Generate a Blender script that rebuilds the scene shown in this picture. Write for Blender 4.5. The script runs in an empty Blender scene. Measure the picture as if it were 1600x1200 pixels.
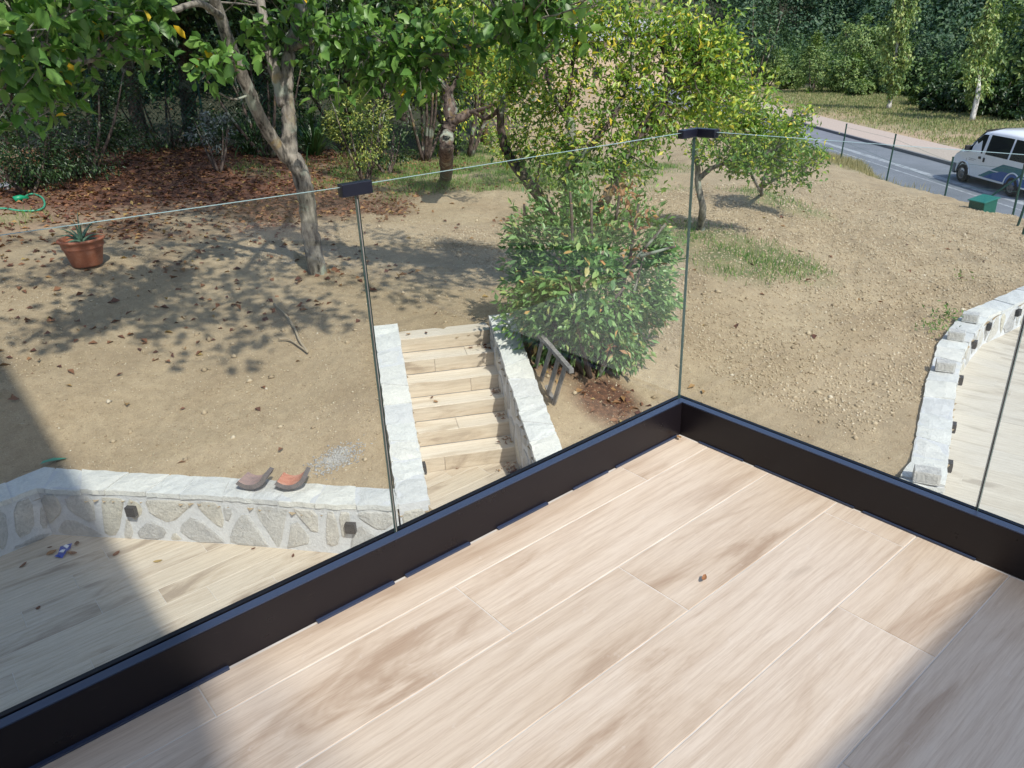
import bpy, math, random
import numpy as np
from mathutils import Matrix, Vector

# ---------------------------------------------------------------- camera, sky, sun
scene = bpy.context.scene
col = scene.collection
cam_data = bpy.data.cameras.new('camera')
cam = bpy.data.objects.new('camera', cam_data); col.objects.link(cam)
cam_data.sensor_fit = 'HORIZONTAL'; cam_data.sensor_width = 36
cam_data.angle = math.radians(67.2371)
cam_data.clip_start = 0.05; cam_data.clip_end = 1500
R = Matrix([[0.763883, 0.291291, -0.575875], [-0.644315, 0.293612, -0.706151], [-0.036612, 0.910462, 0.411969]]).to_4x4()
cam.matrix_world = Matrix.Translation((-2.1185, -1.5991, 1.4037)) @ R
scene.camera = cam
SUN = Vector((-.16, -.85, 1.0)).normalized()
world = bpy.data.worlds.new('World'); scene.world = world; world.use_nodes = True
wn = world.node_tree; wn.nodes.clear()
sky = wn.nodes.new('ShaderNodeTexSky'); sky.sky_type = 'NISHITA'; sky.sun_disc = False
sky.sun_elevation = math.asin(SUN.z); sky.sun_rotation = math.atan2(SUN.x, SUN.y)
bg = wn.nodes.new('ShaderNodeBackground'); bg.inputs[1].default_value = 0.15
wo = wn.nodes.new('ShaderNodeOutputWorld')
wn.links.new(sky.outputs[0], bg.inputs[0]); wn.links.new(bg.outputs[0], wo.inputs[0])
sl = bpy.data.lights.new('sun', 'SUN'); sl.energy = 3.1; sl.angle = math.radians(.9); sl.color = (1, .95, .87)
so = bpy.data.objects.new('sun', sl); col.objects.link(so)
so.rotation_euler = SUN.to_track_quat('Z', 'Y').to_euler()
scene.view_settings.view_transform = 'Standard'; scene.view_settings.look = 'None'
scene.view_settings.exposure = 0.55; scene.view_settings.gamma = 1
scene.render.engine = 'CYCLES'
scene.cycles.max_bounces = 10; scene.cycles.transparent_max_bounces = 24

rng = np.random.default_rng(7); random.seed(7)
CAMP = np.array((-2.1185, -1.5991, 1.4037))

# ---------------------------------------------------------------- helpers
def tag(o, label=None, cat=None, group=None, kind=None):
    if label: o['label'] = label
    if cat: o['category'] = cat
    if group: o['group'] = group
    if kind: o['kind'] = kind
    return o
def link(name, me, parent=None):
    o = bpy.data.objects.new(name, me); col.objects.link(o)
    if parent is not None: o.parent = parent
    return o
def empty(name, loc=(0, 0, 0), rz=0):
    o = bpy.data.objects.new(name, None); col.objects.link(o); o.location = loc; o.rotation_euler = (0, 0, rz)
    o.empty_display_size = .1
    return o
def raw(verts, faces, mats=None, smooth=False, midx=None):
    me = bpy.data.meshes.new('m'); me.from_pydata([tuple(map(float, v)) for v in verts], [], faces)
    for m in (mats if isinstance(mats, (list, tuple)) else [mats]):
        if m: me.materials.append(m)
    if midx is not None: me.polygons.foreach_set('material_index', midx)
    if smooth: me.polygons.foreach_set('use_smooth', [True]*len(me.polygons))
    me.update(); return me
def fast(verts, faces, mat=None, smooth=False):
    """verts (n,3) array, faces (m,k) array, constant k"""
    me = bpy.data.meshes.new('m'); v = np.asarray(verts, np.float32); f = np.asarray(faces, np.int32)
    me.vertices.add(len(v)); me.vertices.foreach_set('co', v.ravel())
    me.loops.add(f.size); me.loops.foreach_set('vertex_index', f.ravel())
    me.polygons.add(len(f)); me.polygons.foreach_set('loop_start', np.arange(0, f.size, f.shape[1], dtype=np.int32))
    me.polygons.foreach_set('loop_total', np.full(len(f), f.shape[1], np.int32))
    if mat: me.materials.append(mat)
    me.update(calc_edges=True); me.validate()
    if smooth: me.polygons.foreach_set('use_smooth', [True]*len(me.polygons))
    return me
class MB:
    def __init__(s): s.v = []; s.f = []; s.m = []
    def add(s, v, f, m=0):
        b = len(s.v); s.v += [tuple(p) for p in v]; s.f += [tuple(i+b for i in q) for q in f]; s.m += [m]*len(f)
    def box(s, lo, hi, M=None, m=0):
        x0, y0, z0 = lo; x1, y1, z1 = hi
        v = [Vector(p) for p in ((x0,y0,z0),(x1,y0,z0),(x1,y1,z0),(x0,y1,z0),(x0,y0,z1),(x1,y0,z1),(x1,y1,z1),(x0,y1,z1))]
        if M is not None: v = [M @ p for p in v]
        s.add(v, [(3,2,1,0),(4,5,6,7),(0,1,5,4),(1,2,6,5),(2,3,7,6),(3,0,4,7)], m)
    def tube(s, pts, rad, n=7, m=0, wob=0):
        P = [Vector(p) for p in pts]; rings = []; up = Vector((.3, .2, 1))
        for i, p in enumerate(P):
            t = (P[min(i+1, len(P)-1)]-P[max(i-1, 0)]).normalized()
            a = t.cross(up if abs(t.dot(up.normalized())) < .95 else Vector((1, 0, 0))).normalized(); b = t.cross(a)
            r = rad[i] if hasattr(rad, '__len__') else rad
            rings.append([p+(a*math.cos(2*math.pi*k/n)+b*math.sin(2*math.pi*k/n))*r*(1+wob*random.uniform(-1, 1)) for k in range(n)])
        v = [q for rr in rings for q in rr]; f = []
        for i in range(len(P)-1):
            for k in range(n): f.append((i*n+k, i*n+(k+1) % n, (i+1)*n+(k+1) % n, (i+1)*n+k))
        f.append(tuple(range(n))[::-1]); f.append(tuple((len(P)-1)*n+k for k in range(n)))
        s.add(v, f, m)
    def build(s, name, mats, parent=None, smooth=False, bevel=0):
        me = raw(s.v, s.f, mats, smooth, s.m); o = link(name, me, parent)
        if bevel:
            b = o.modifiers.new('bevel', 'BEVEL'); b.width = bevel; b.segments = 2; b.limit_method = 'ANGLE'
        return o
def lathe(prof, n=28):
    v = []; f = []
    for r, z in prof: v += [(r*math.cos(2*math.pi*k/n), r*math.sin(2*math.pi*k/n), z) for k in range(n)]
    for i in range(len(prof)-1):
        for k in range(n): f.append((i*n+k, i*n+(k+1) % n, (i+1)*n+(k+1) % n, (i+1)*n+k))
    return v, f
def spline(pts, k=6):
    P = [np.array(p, float) for p in pts]; P = [2*P[0]-P[1]]+P+[2*P[-1]-P[-2]]; out = []
    for i in range(1, len(P)-2):
        a, b, c, d = P[i-1:i+3]
        for t in np.linspace(0, 1, k, endpoint=False):
            out.append(.5*((2*b)+(-a+c)*t+(2*a-5*b+4*c-d)*t*t+(-a+3*b-3*c+d)*t**3))
    out.append(P[-2]); return out

# value noise in numpy
_tab = np.random.default_rng(3).random((256, 256))
def vnoise(x, y):
    xi = np.floor(x).astype(int); yi = np.floor(y).astype(int); fx = x-xi; fy = y-yi
    fx = fx*fx*(3-2*fx); fy = fy*fy*(3-2*fy); g = lambda a, b: _tab[a & 255, b & 255]
    return (g(xi, yi)*(1-fx)+g(xi+1, yi)*fx)*(1-fy)+(g(xi, yi+1)*(1-fx)+g(xi+1, yi+1)*fx)*fy-.5
def fbm(x, y, o=4):
    s = 0; a = 1
    for i in range(o): s = s+a*vnoise(x*2**i+i*17.3, y*2**i+i*9.1); a *= .5
    return s

# ---------------------------------------------------------------- materials
def mat(name, base=(.5, .5, .5), rough=.8, **kw):
    m = bpy.data.materials.new(name); m.use_nodes = True; nt = m.node_tree; b = nt.nodes['Principled BSDF']
    b.inputs['Base Color'].default_value = (*base, 1); b.inputs['Roughness'].default_value = rough
    for k, v in kw.items(): b.inputs[k.replace('_', ' ')].default_value = v
    return m
def N(nt, t, **kw):
    n = nt.nodes.new(t)
    for k, v in kw.items():
        if k.startswith('i'): n.inputs[int(k[1:])].default_value = v
        else: setattr(n, k, v)
    return n
def ramp(nt, fac, stops):
    r = nt.nodes.new('ShaderNodeValToRGB'); e = r.color_ramp.elements
    while len(e) < len(stops): e.new(.5)
    for el, (p, c) in zip(e, stops): el.position = p; el.color = (*c, 1) if len(c) == 3 else c
    nt.links.new(fac, r.inputs[0]); return r.outputs[0]
def noise(nt, vec, scale, detail=4, rough=.5, dist=0.):
    n = nt.nodes.new('ShaderNodeTexNoise'); n.inputs['Scale'].default_value = scale; n.inputs['Detail'].default_value = detail
    n.inputs['Roughness'].default_value = rough; n.inputs['Distortion'].default_value = dist
    if vec is not None: nt.links.new(vec, n.inputs['Vector'])
    return n.outputs['Fac']
def coords(nt, which='Object'): return nt.nodes.new('ShaderNodeTexCoord').outputs[which]
def mapping(nt, vec, scale=(1, 1, 1), loc=None):
    m = nt.nodes.new('ShaderNodeMapping'); m.inputs['Scale'].default_value = scale
    nt.links.new(vec, m.inputs['Vector'])
    if loc is not None: nt.links.new(loc, m.inputs['Location'])
    return m.outputs[0]
def mixc(nt, fac, a, b, mode='MIX'):
    m = nt.nodes.new('ShaderNodeMix'); m.data_type = 'RGBA'; m.blend_type = mode
    for s, v in ((0, fac), (6, a), (7, b)):
        if isinstance(v, (int, float)): m.inputs[s].default_value = v
        elif isinstance(v, tuple): m.inputs[s].default_value = (*v, 1)
        else: nt.links.new(v, m.inputs[s])
    return m.outputs[2]
def bump(nt, h, strength=.3, dist=.01):
    b = nt.nodes.new('ShaderNodeBump'); b.inputs['Strength'].default_value = strength; b.inputs['Distance'].default_value = dist
    nt.links.new(h, b.inputs['Height']); nt.links.new(b.outputs[0], nt.nodes['Principled BSDF'].inputs['Normal'])
def setc(m, c): m.node_tree.links.new(c, m.node_tree.nodes['Principled BSDF'].inputs['Base Color'])

def plank_mat(name, light, mid, dark, rough=.5, along=0):
    m = mat(name, mid, rough); nt = m.node_tree
    oi = nt.nodes.new('ShaderNodeObjectInfo')
    cm = nt.nodes.new('ShaderNodeCombineXYZ')
    for k in range(3):
        mm = N(nt, 'ShaderNodeMath', operation='MULTIPLY'); mm.inputs[1].default_value = (37.1, 91.7, 53.3)[k]
        nt.links.new(oi.outputs['Random'], mm.inputs[0]); nt.links.new(mm.outputs[0], cm.inputs[k])
    oc = coords(nt)
    a = noise(nt, mapping(nt, oc, (.95, 4.6, 1), cm.outputs[0]), 1.0, 5, .6, 1.1)
    b = noise(nt, mapping(nt, oc, (2.6, 60, 1), cm.outputs[0]), 1.0, 7, .72, .8)
    c = noise(nt, mapping(nt, oc, (12, 300, 1), cm.outputs[0]), 1.0, 4, .7)
    d = noise(nt, mapping(nt, oc, (1.6, 3.0, 1), cm.outputs[0]), 1.0, 3, .5)
    # arched oak figure: bands bent round by low noise
    wv = nt.nodes.new('ShaderNodeTexWave'); wv.wave_type = 'BANDS'; wv.bands_direction = 'Y'; wv.wave_profile = 'SAW'
    for k_, v_ in (('Scale', 1.5), ('Distortion', 7.5), ('Detail', 3.0), ('Detail Scale', .75), ('Detail Roughness', .55)): wv.inputs[k_].default_value = v_
    nt.links.new(mapping(nt, oc, (.75, 3.6, 1), cm.outputs[0]), wv.inputs['Vector'])
    kn = noise(nt, mapping(nt, oc, (3.2, 8.5, 1), cm.outputs[0]), 1.0, 2, .4)
    base = ramp(nt, a, [(.36, dark), (.445, mid), (.55, light), (.74, mid)])
    base = mixc(nt, ramp(nt, d, [(.4, (0,)*3), (.62, (.65,)*3)]), base, light)
    base = mixc(nt, ramp(nt, wv.outputs['Fac'], [(.0, (.30,)*3), (.25, (.06,)*3), (.8, (0,)*3), (1, (.22,)*3)]), base, dark)
    base = mixc(nt, ramp(nt, b, [(.3, (.55,)*3), (.52, (0,)*3)]), base, dark)
    base = mixc(nt, ramp(nt, kn, [(.77, (0,)*3), (.82, (.3,)*3)]), base, tuple(x*.6 for x in dark))
    base = mixc(nt, .42, base, ramp(nt, c, [(.3, (.66, .6, .55)), (.55, (1, 1, 1))]), 'MULTIPLY')
    # each board its own tone
    base = mixc(nt, .5, base, ramp(nt, oi.outputs['Random'], [(0, (.88, .85, .82)), (.5, (1, .98, .96)), (1, (.93, .93, .95))]), 'MULTIPLY')
    # dust and small stains
    st = noise(nt, coords(nt, 'Object'), 23, 5, .7)
    base = mixc(nt, ramp(nt, st, [(.62, (0,)*3), (.72, (.35,)*3)]), base, (.66, .6, .54))
    setc(m, base); bump(nt, c, .08, .002)
    return m
M_plank = plank_mat('oak_porcelain', (.655, .565, .465), (.595, .495, .39), (.41, .305, .22), .5)
M_patio = plank_mat('pale_oak_porcelain', (.62, .54, .43), (.53, .44, .335), (.35, .28, .21), .6)
M_tread = plank_mat('cream_porcelain', (.74, .67, .57), (.68, .6, .485), (.5, .41, .31), .6)
M_path = plank_mat('bleached_oak_porcelain', (.60, .56, .48), (.53, .485, .405), (.39, .35, .29), .6)
M_grout = mat('grout', (.74, .71, .66), .9)
_n = M_grout.node_tree; setc(M_grout, ramp(_n, noise(_n, coords(_n), 9, 3), [(.3, (.50, .47, .43)), (.7, (.66, .63, .59))]))
M_band = mat('black_aluminium', (.018, .016, .02), .32, Specular_IOR_Level=.3)
_n = M_band.node_tree; _f = noise(_n, coords(_n), 5, 6, .65)
_n.links.new(ramp(_n, _f, [(.35, (.26,)*3), (.7, (.42,)*3)]), _n.nodes['Principled BSDF'].inputs['Roughness'])
setc(M_band, mixc(_n, ramp(_n, noise(_n, mapping(_n, coords(_n), (3, 3, 14)), 6, 6, .7), [(.6, (0,)*3), (.75, (.16,)*3)]), (.010, .008, .011), (.10, .09, .08)))
M_lip = mat('black_lip_sky_tint', (.035, .05, .095), .25)  # blue of the reflected sky is mixed into the black metal's base colour
M_clamp = mat('black_plastic', (.008, .009, .02), .4)
def glass_mat():
    m = bpy.data.materials.new('clear_glass'); m.use_nodes = True; nt = m.node_tree; nt.nodes.clear()
    t = nt.nodes.new('ShaderNodeBsdfTransparent'); t.inputs[0].default_value = (.955, .98, .97, 1)
    g = nt.nodes.new('ShaderNodeBsdfGlossy'); g.inputs[1].default_value = .0; g.inputs[0].default_value = (1, 1, 1, 1)
    # Schlick reflectance that is the same on both faces of the thin pane
    ge = nt.nodes.new('ShaderNodeNewGeometry'); dt = N(nt, 'ShaderNodeVectorMath', operation='DOT_PRODUCT')
    nt.links.new(ge.outputs['Normal'], dt.inputs[0]); nt.links.new(ge.outputs['Incoming'], dt.inputs[1])
    ab = N(nt, 'ShaderNodeMath', operation='ABSOLUTE'); nt.links.new(dt.outputs['Value'], ab.inputs[0])
    sb = N(nt, 'ShaderNodeMath', operation='SUBTRACT', use_clamp=True); sb.inputs[0].default_value = 1; nt.links.new(ab.outputs[0], sb.inputs[1])
    pw = N(nt, 'ShaderNodeMath', operation='POWER'); nt.links.new(sb.outputs[0], pw.inputs[0]); pw.inputs[1].default_value = 5
    f = N(nt, 'ShaderNodeMath', operation='MULTIPLY_ADD'); nt.links.new(pw.outputs[0], f.inputs[0]); f.inputs[1].default_value = .96; f.inputs[2].default_value = .04
    x = nt.nodes.new('ShaderNodeMixShader'); o = nt.nodes.new('ShaderNodeOutputMaterial')
    nt.links.new(f.outputs[0], x.inputs[0]); nt.links.new(t.outputs[0], x.inputs[1]); nt.links.new(g.outputs[0], x.inputs[2])
    nt.links.new(x.outputs[0], o.inputs[0]); return m
M_glass = glass_mat()
M_gedge = mat('glass_edge', (.42, .56, .55), .25)
M_sheet = bpy.data.materials.new('part_shade_sheet'); M_sheet.use_nodes = True; _n = M_sheet.node_tree; _n.nodes.clear(); _t = _n.nodes.new('ShaderNodeBsdfTransparent'); _t.inputs[0].default_value = (.84, .84, .85, 1); _o = _n.nodes.new('ShaderNodeOutputMaterial'); _n.links.new(_t.outputs[0], _o.inputs[0])  # dims the sun passing through, for a faint shadow on the floor
M_sheet2 = M_sheet.copy(); M_sheet2.node_tree.nodes[0].inputs[0].default_value = (.38, .38, .40, 1)  # denser copy, for the stronger shade at the right of the floor
M_gside = mat('glass_side_edge', (.10, .17, .15), .2)
M_soil = mat('soil', (.4, .33, .24), .95); nt = M_soil.node_tree
oc = coords(nt)
s1 = noise(nt, oc, .7, 4, .6); s2 = noise(nt, oc, 9, 6, .7); s3 = noise(nt, oc, 60, 4, .7)
c = ramp(nt, s1, [(.3, (.375, .285, .18)), (.5, (.455, .355, .23)), (.75, (.505, .405, .27))])
c = mixc(nt, .55, c, ramp(nt, s2, [(.3, (.62, .58, .53)), (.62, (1.05, 1.03, 1))]), 'MULTIPLY')
c = mixc(nt, .6, c, ramp(nt, s3, [(.3, (.6, .57, .55)), (.6, (1.05, 1.05, 1.05))]), 'MULTIPLY')
at = nt.nodes.new('ShaderNodeAttribute'); at.attribute_name = 'turf'
sep = nt.nodes.new('ShaderNodeSeparateColor'); nt.links.new(at.outputs['Color'], sep.inputs[0])
gcol = ramp(nt, noise(nt, oc, 1.3, 6, .7), [(.3, (.11, .13, .05)), (.5, (.2, .2, .09)), (.68, (.33, .27, .15))])
c = mixc(nt, sep.outputs[0], c, gcol)
lit = ramp(nt, noise(nt, oc, 26, 5, .7), [(.3, (.05, .03, .02)), (.5, (.13, .06, .035)), (.68, (.26, .13, .07))])
c = mixc(nt, sep.outputs[1], c, lit)
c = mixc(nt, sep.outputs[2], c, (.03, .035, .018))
setc(M_soil, c)
ad = N(nt, 'ShaderNodeMath', operation='ADD'); nt.links.new(s2, ad.inputs[0]); nt.links.new(s3, ad.inputs[1]); bump(nt, ad.outputs[0], .8, .025)
def rnd_mat(name, stops, rough=.6, trans=0, bumpy=0, spec=.5, gain=(1, 1, 1)):
    """colour varies from piece to piece (mesh island and object)"""
    stops = [(p, tuple(min(.9, a*b) for a, b in zip(c, gain))) for p, c in stops]
    m = mat(name, stops[0][1], rough); nt = m.node_tree; b = nt.nodes['Principled BSDF']
    b.inputs['Specular IOR Level'].default_value = spec
    g = nt.nodes.new('ShaderNodeNewGeometry'); oi = nt.nodes.new('ShaderNodeObjectInfo')
    a = N(nt, 'ShaderNodeMath', operation='ADD'); nt.links.new(g.outputs['Random Per Island'], a.inputs[0]); nt.links.new(oi.outputs['Random'], a.inputs[1])
    fr = N(nt, 'ShaderNodeMath', operation='FRACT'); nt.links.new(a.outputs[0], fr.inputs[0])
    c = ramp(nt, fr.outputs[0], stops); setc(m, c)
    if trans:
        t = nt.nodes.new('ShaderNodeBsdfTranslucent'); nt.links.new(mixc(nt, 1.0, c, (1.0, 1.25, .55), 'MULTIPLY'), t.inputs[0])
        x = nt.nodes.new('ShaderNodeMixShader'); x.inputs[0].default_value = trans
        out = nt.nodes['Material Output']; nt.links.new(b.outputs[0], x.inputs[1]); nt.links.new(t.outputs[0], x.inputs[2]); nt.links.new(x.outputs[0], out.inputs[0])
    if bumpy: bump(nt, noise(nt, coords(nt), bumpy, 5, .7), .5, .01)
    return m
M_pebble = rnd_mat('pebbles', [(0, (.28, .21, .13)), (.4, (.41, .32, .21)), (.85, (.48, .385, .26)), (1, (.58, .5, .38))], .95)
M_dry = rnd_mat('dry_leaf', [(0, (.13, .05, .03)), (.4, (.24, .10, .05)), (.75, (.34, .16, .07)), (.9, (.45, .25, .09)), (1, (.5, .36, .12))], .7, .15, gain=(.75, .75, .8))
M_leaf_big = rnd_mat('broad_leaf', [(0, (.05, .115, .03)), (.4, (.08, .18, .045)), (.75, (.125, .25, .06)), (.984, (.14, .24, .06)), (.99, (.55, .38, .04)), (1, (.6, .4, .03))], .42, .3, gain=(1.35, 1.3, 1.1))
M_leaf_laurel = rnd_mat('laurel_leaf', [(0, (.06, .13, .045)), (.4, (.095, .20, .065)), (.8, (.15, .27, .10)), (.96, (.25, .33, .13)), (1, (.4, .22, .09))], .4, .22, spec=.6, gain=(1.5, 1.35, 1.2))
M_leaf_plum = rnd_mat('plum_leaf', [(0, (.075, .15, .035)), (.35, (.13, .22, .05)), (.7, (.23, .31, .07)), (.9, (.38, .40, .08)), (1, (.55, .42, .06))], .4, .32, gain=(1.45, 1.45, 1.1))
M_leaf_green = rnd_mat('green_fruit_leaf', [(0, (.06, .13, .04)), (.5, (.13, .23, .06)), (.85, (.24, .33, .08)), (1, (.45, .42, .08))], .38, .35, gain=(1.4, 1.35, 1.1))
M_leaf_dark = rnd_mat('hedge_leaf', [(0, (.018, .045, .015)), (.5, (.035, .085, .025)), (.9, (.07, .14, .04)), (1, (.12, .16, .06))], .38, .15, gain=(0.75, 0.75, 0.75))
M_leaf_var = rnd_mat('variegated_leaf', [(0, (.06, .11, .03)), (.4, (.14, .2, .05)), (1, (.38, .4, .1))], .4, .2, gain=(1.15, 1.15, 1))
M_leaf_hedge2 = rnd_mat('roadside_leaf', [(0, (.06, .105, .032)), (.5, (.11, .18, .055)), (1, (.20, .25, .08))], .5, .2, gain=(1.35, 1.35, 1.2))
M_leaf_birch = rnd_mat('birch_leaf', [(0, (.12, .19, .07)), (.5, (.20, .28, .10)), (1, (.34, .36, .12))], .45, .25, gain=(1.15, 1.2, 1.1))
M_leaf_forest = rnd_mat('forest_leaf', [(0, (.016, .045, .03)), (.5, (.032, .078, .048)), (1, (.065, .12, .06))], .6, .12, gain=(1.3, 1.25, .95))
M_grass = rnd_mat('grass_blade', [(0, (.06, .14, .035)), (.6, (.12, .23, .055)), (.88, (.24, .3, .1)), (1, (.46, .39, .2))], .6, .3, gain=(1.15, 1.2, 1))
M_meadow = rnd_mat('meadow_blade', [(0, (.15, .2, .07)), (.45, (.22, .27, .10)), (.75, (.36, .33, .17)), (1, (.46, .38, .22))], .7, .25)
M_drygrass = rnd_mat('dry_grass', [(0, (.2, .2, .08)), (.5, (.38, .31, .16)), (1, (.5, .42, .24))], .7, .3)
M_strap = rnd_mat('strap_leaf', [(0, (.03, .08, .025)), (.6, (.06, .14, .04)), (1, (.1, .2, .06))], .35, .15)
def bark_mat(name, a, b, lichen=None, sc=1.):
    m = mat(name, a, .9); nt = m.node_tree; oc = coords(nt)
    n1 = noise(nt, mapping(nt, oc, (9*sc, 9*sc, 3*sc)), 1.5, 6, .65); n2 = noise(nt, mapping(nt, oc, (30*sc, 30*sc, 6*sc)), 1, 5, .7)
    c = ramp(nt, n1, [(.36, tuple(x*.22 for x in a)), (.46, a), (.6, b)])
    c = mixc(nt, .5, c, ramp(nt, n2, [(.35, (.4,)*3), (.6, (1.1,)*3)]), 'MULTIPLY')
    if lichen:
        c = mixc(nt, ramp(nt, noise(nt, oc, 2.3, 4, .6), [(.56, (0,)*3), (.62, (.75,)*3)]), c, lichen)
        c = mixc(nt, ramp(nt, noise(nt, mapping(nt, oc, (1, 1, .7)), 3.1, 3, .6, .4), [(.6, (0,)*3), (.68, (.6,)*3)]), c, (.30, .21, .07))
    setc(m, c); bump(nt, n2, .7, .02); return m
M_bark = bark_mat('lichen_bark', (.20, .18, .15), (.34, .31, .26), (.33, .37, .30))
M_bark_dark = bark_mat('rough_dark_bark', (.085, .062, .05), (.17, .13, .105), (.33, .38, .3), 1.3)
M_birchbark = bark_mat('white_birch_bark', (.5, .48, .44), (.7, .68, .64))
M_twig = mat('brown_twig', (.09, .07, .05), .9)
M_cut = mat('fresh_cut_wood', (.55, .3, .14), .8)
def stone_mat(name, stops, sc=1, rough=.9, k=1.):
    m = mat(name, stops[0][1], rough); nt = m.node_tree; oc = coords(nt)
    g = nt.nodes.new('ShaderNodeNewGeometry'); oi = nt.nodes.new('ShaderNodeObjectInfo')
    c = ramp(nt, oi.outputs['Random'], stops)
    n1 = noise(nt, oc, 7*sc, 6, .7, .5); n2 = noise(nt, oc, 38*sc, 6, .75)
    c = mixc(nt, .75*k, c, ramp(nt, n1, [(.3, (.6, .6, .62)), (.5, (.95, .93, .9)), (.7, (1.15, 1.12, 1.08))]), 'MULTIPLY')
    c = mixc(nt, .6*k, c, ramp(nt, n2, [(.36, (.6, .6, .6)), (.6, (1.08, 1.08, 1.08))]), 'MULTIPLY')
    setc(m, c)
    a = N(nt, 'ShaderNodeMath', operation='ADD'); nt.links.new(n1, a.inputs[0]); nt.links.new(n2, a.inputs[1]); bump(nt, a.outputs[0], .5+.5*k, .01+.025*k)
    return m
M_stone = stone_mat('sandstone', [(0, (.50, .50, .50)), (.3, (.58, .58, .57)), (.6, (.62, .60, .56)), (.85, (.62, .59, .50)), (1, (.51, .51, .52))], k=.75)
M_coping = stone_mat('coping_stone', [(0, (.58, .59, .59)), (.4, (.68, .69, .67)), (.75, (.72, .71, .66)), (1, (.6, .61, .62))], k=.45)
M_mortar = stone_mat('lime_mortar', [(0, (.60, .61, .63)), (1, (.62, .63, .645))], k=.35)
M_block = stone_mat('cast_block', [(0, (.78, .78, .77)), (1, (.8, .8, .79))], 1.5)
M_light = mat('anthracite_plastic', (.03, .03, .033), .45)
M_lens = mat('frosted_lens', (.35, .35, .34), .3)
M_terra = mat('terracotta', (.36, .13, .07), .7); _n = M_terra.node_tree
setc(M_terra, ramp(_n, noise(_n, coords(_n), 7, 5, .65), [(.3, (.26, .085, .045)), (.5, (.36, .125, .065)), (.7, (.44, .2, .13))]))
M_tile_red = mat('clay_tile_inside', (.52, .21, .13), .8); _n = M_tile_red.node_tree
setc(M_tile_red, ramp(_n, noise(_n, coords(_n), 18, 5, .65), [(.3, (.36, .14, .09)), (.5, (.50, .2, .13)), (.72, (.56, .3, .22))]))
M_tile_grey = mat('weathered_clay_tile', (.13, .11, .11), .85); _n = M_tile_grey.node_tree
setc(M_tile_grey, ramp(_n, noise(_n, coords(_n), 22, 5, .7), [(.3, (.075, .07, .075)), (.6, (.15, .13, .13))]))
M_pink = mat('faded_clay_inside', (.3, .2, .18), .85); _n = M_pink.node_tree
setc(M_pink, ramp(_n, noise(_n, coords(_n), 16, 5, .7), [(.3, (.2, .15, .15)), (.5, (.29, .2, .19)), (.7, (.38, .25, .21))]))
M_aloe = rnd_mat('aloe_leaf', [(0, (.06, .13, .09)), (1, (.13, .22, .15))], .45)
M_hose = mat('green_hose', (.06, .33, .2), .45); M_hosedark = mat('green_plastic', (.01, .25, .12), .4)
M_asphalt = mat('asphalt', (.13, .14, .16), .9); _n = M_asphalt.node_tree
setc(M_asphalt, mixc(_n, .5, ramp(_n, noise(_n, coords(_n), .6, 5, .6), [(.3, (.15, .165, .19)), (.7, (.22, .235, .27))]), ramp(_n, noise(_n, coords(_n), 40, 3, .7), [(.3, (.5,)*3), (.7, (1.2,)*3)]), 'MULTIPLY'))
M_paint = mat('road_paint', (.55, .57, .6), .8); _n = M_paint.node_tree
setc(M_paint, ramp(_n, noise(_n, coords(_n), 4, 6, .75), [(.38, (.2, .215, .24)), (.55, (.36, .38, .41)), (.75, (.5, .52, .54))]))
M_kerb = mat('kerb_concrete', (.2, .2, .21), .9)
M_pave = mat('pink_paving', (.42, .31, .25), .9); _n = M_pave.node_tree
setc(M_pave, ramp(_n, noise(_n, coords(_n), 12, 5, .8), [(.3, (.33, .25, .21)), (.5, (.43, .36, .30)), (.7, (.52, .45, .39))]))
M_van = mat('white_van_paint', (.88, .91, .94), .22, Coat_Weight=.6)
M_vglass = mat('tinted_window', (.02, .025, .028), .06)
M_vblk = mat('black_trim', (.02, .02, .022), .5); M_bump = mat('grey_bumper', (.12, .15, .19), .5)
M_tyre = mat('tyre_rubber', (.012, .012, .013), .85); M_rim = mat('steel_rim', (.22, .22, .23), .4, Metallic=.6)
M_teal = mat('teal_vinyl', (.01, .17, .2), .35); M_blue = mat('blue_vinyl', (.005, .09, .32), .35)
M_lamp = mat('headlamp', (.5, .52, .54), .1)
M_post = mat('dark_green_post', (.004, .045, .035), .5); M_wire = mat('green_wire', (.02, .1, .07), .5)
M_box1 = mat('green_box', (.01, .1, .075), .45); M_box2 = mat('green_box_lid', (.012, .15, .115), .45)
M_wood = mat('grey_weathered_wood', (.22, .2, .18), .9); _n = M_wood.node_tree
setc(M_wood, ramp(_n, noise(_n, mapping(_n, coords(_n), (30, 30, 3)), 1, 5, .7), [(.3, (.1, .09, .085)), (.6, (.3, .28, .26))]))
M_stick = mat('dead_stick', (.36, .29, .2), .9)
M_render = mat('cream_render', (.62, .57, .48), .9)
M_house = mat('beige_render', (.48, .38, .27), .9); M_roof = mat('grey_roof', (.3, .3, .31), .8)
M_brown = mat('brown_shutter', (.1, .06, .035), .6)
M_blueplastic = mat('blue_wrapper', (.02, .08, .42), .3); M_whiteplastic = mat('white_wrapper', (.75, .77, .8), .3)

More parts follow.
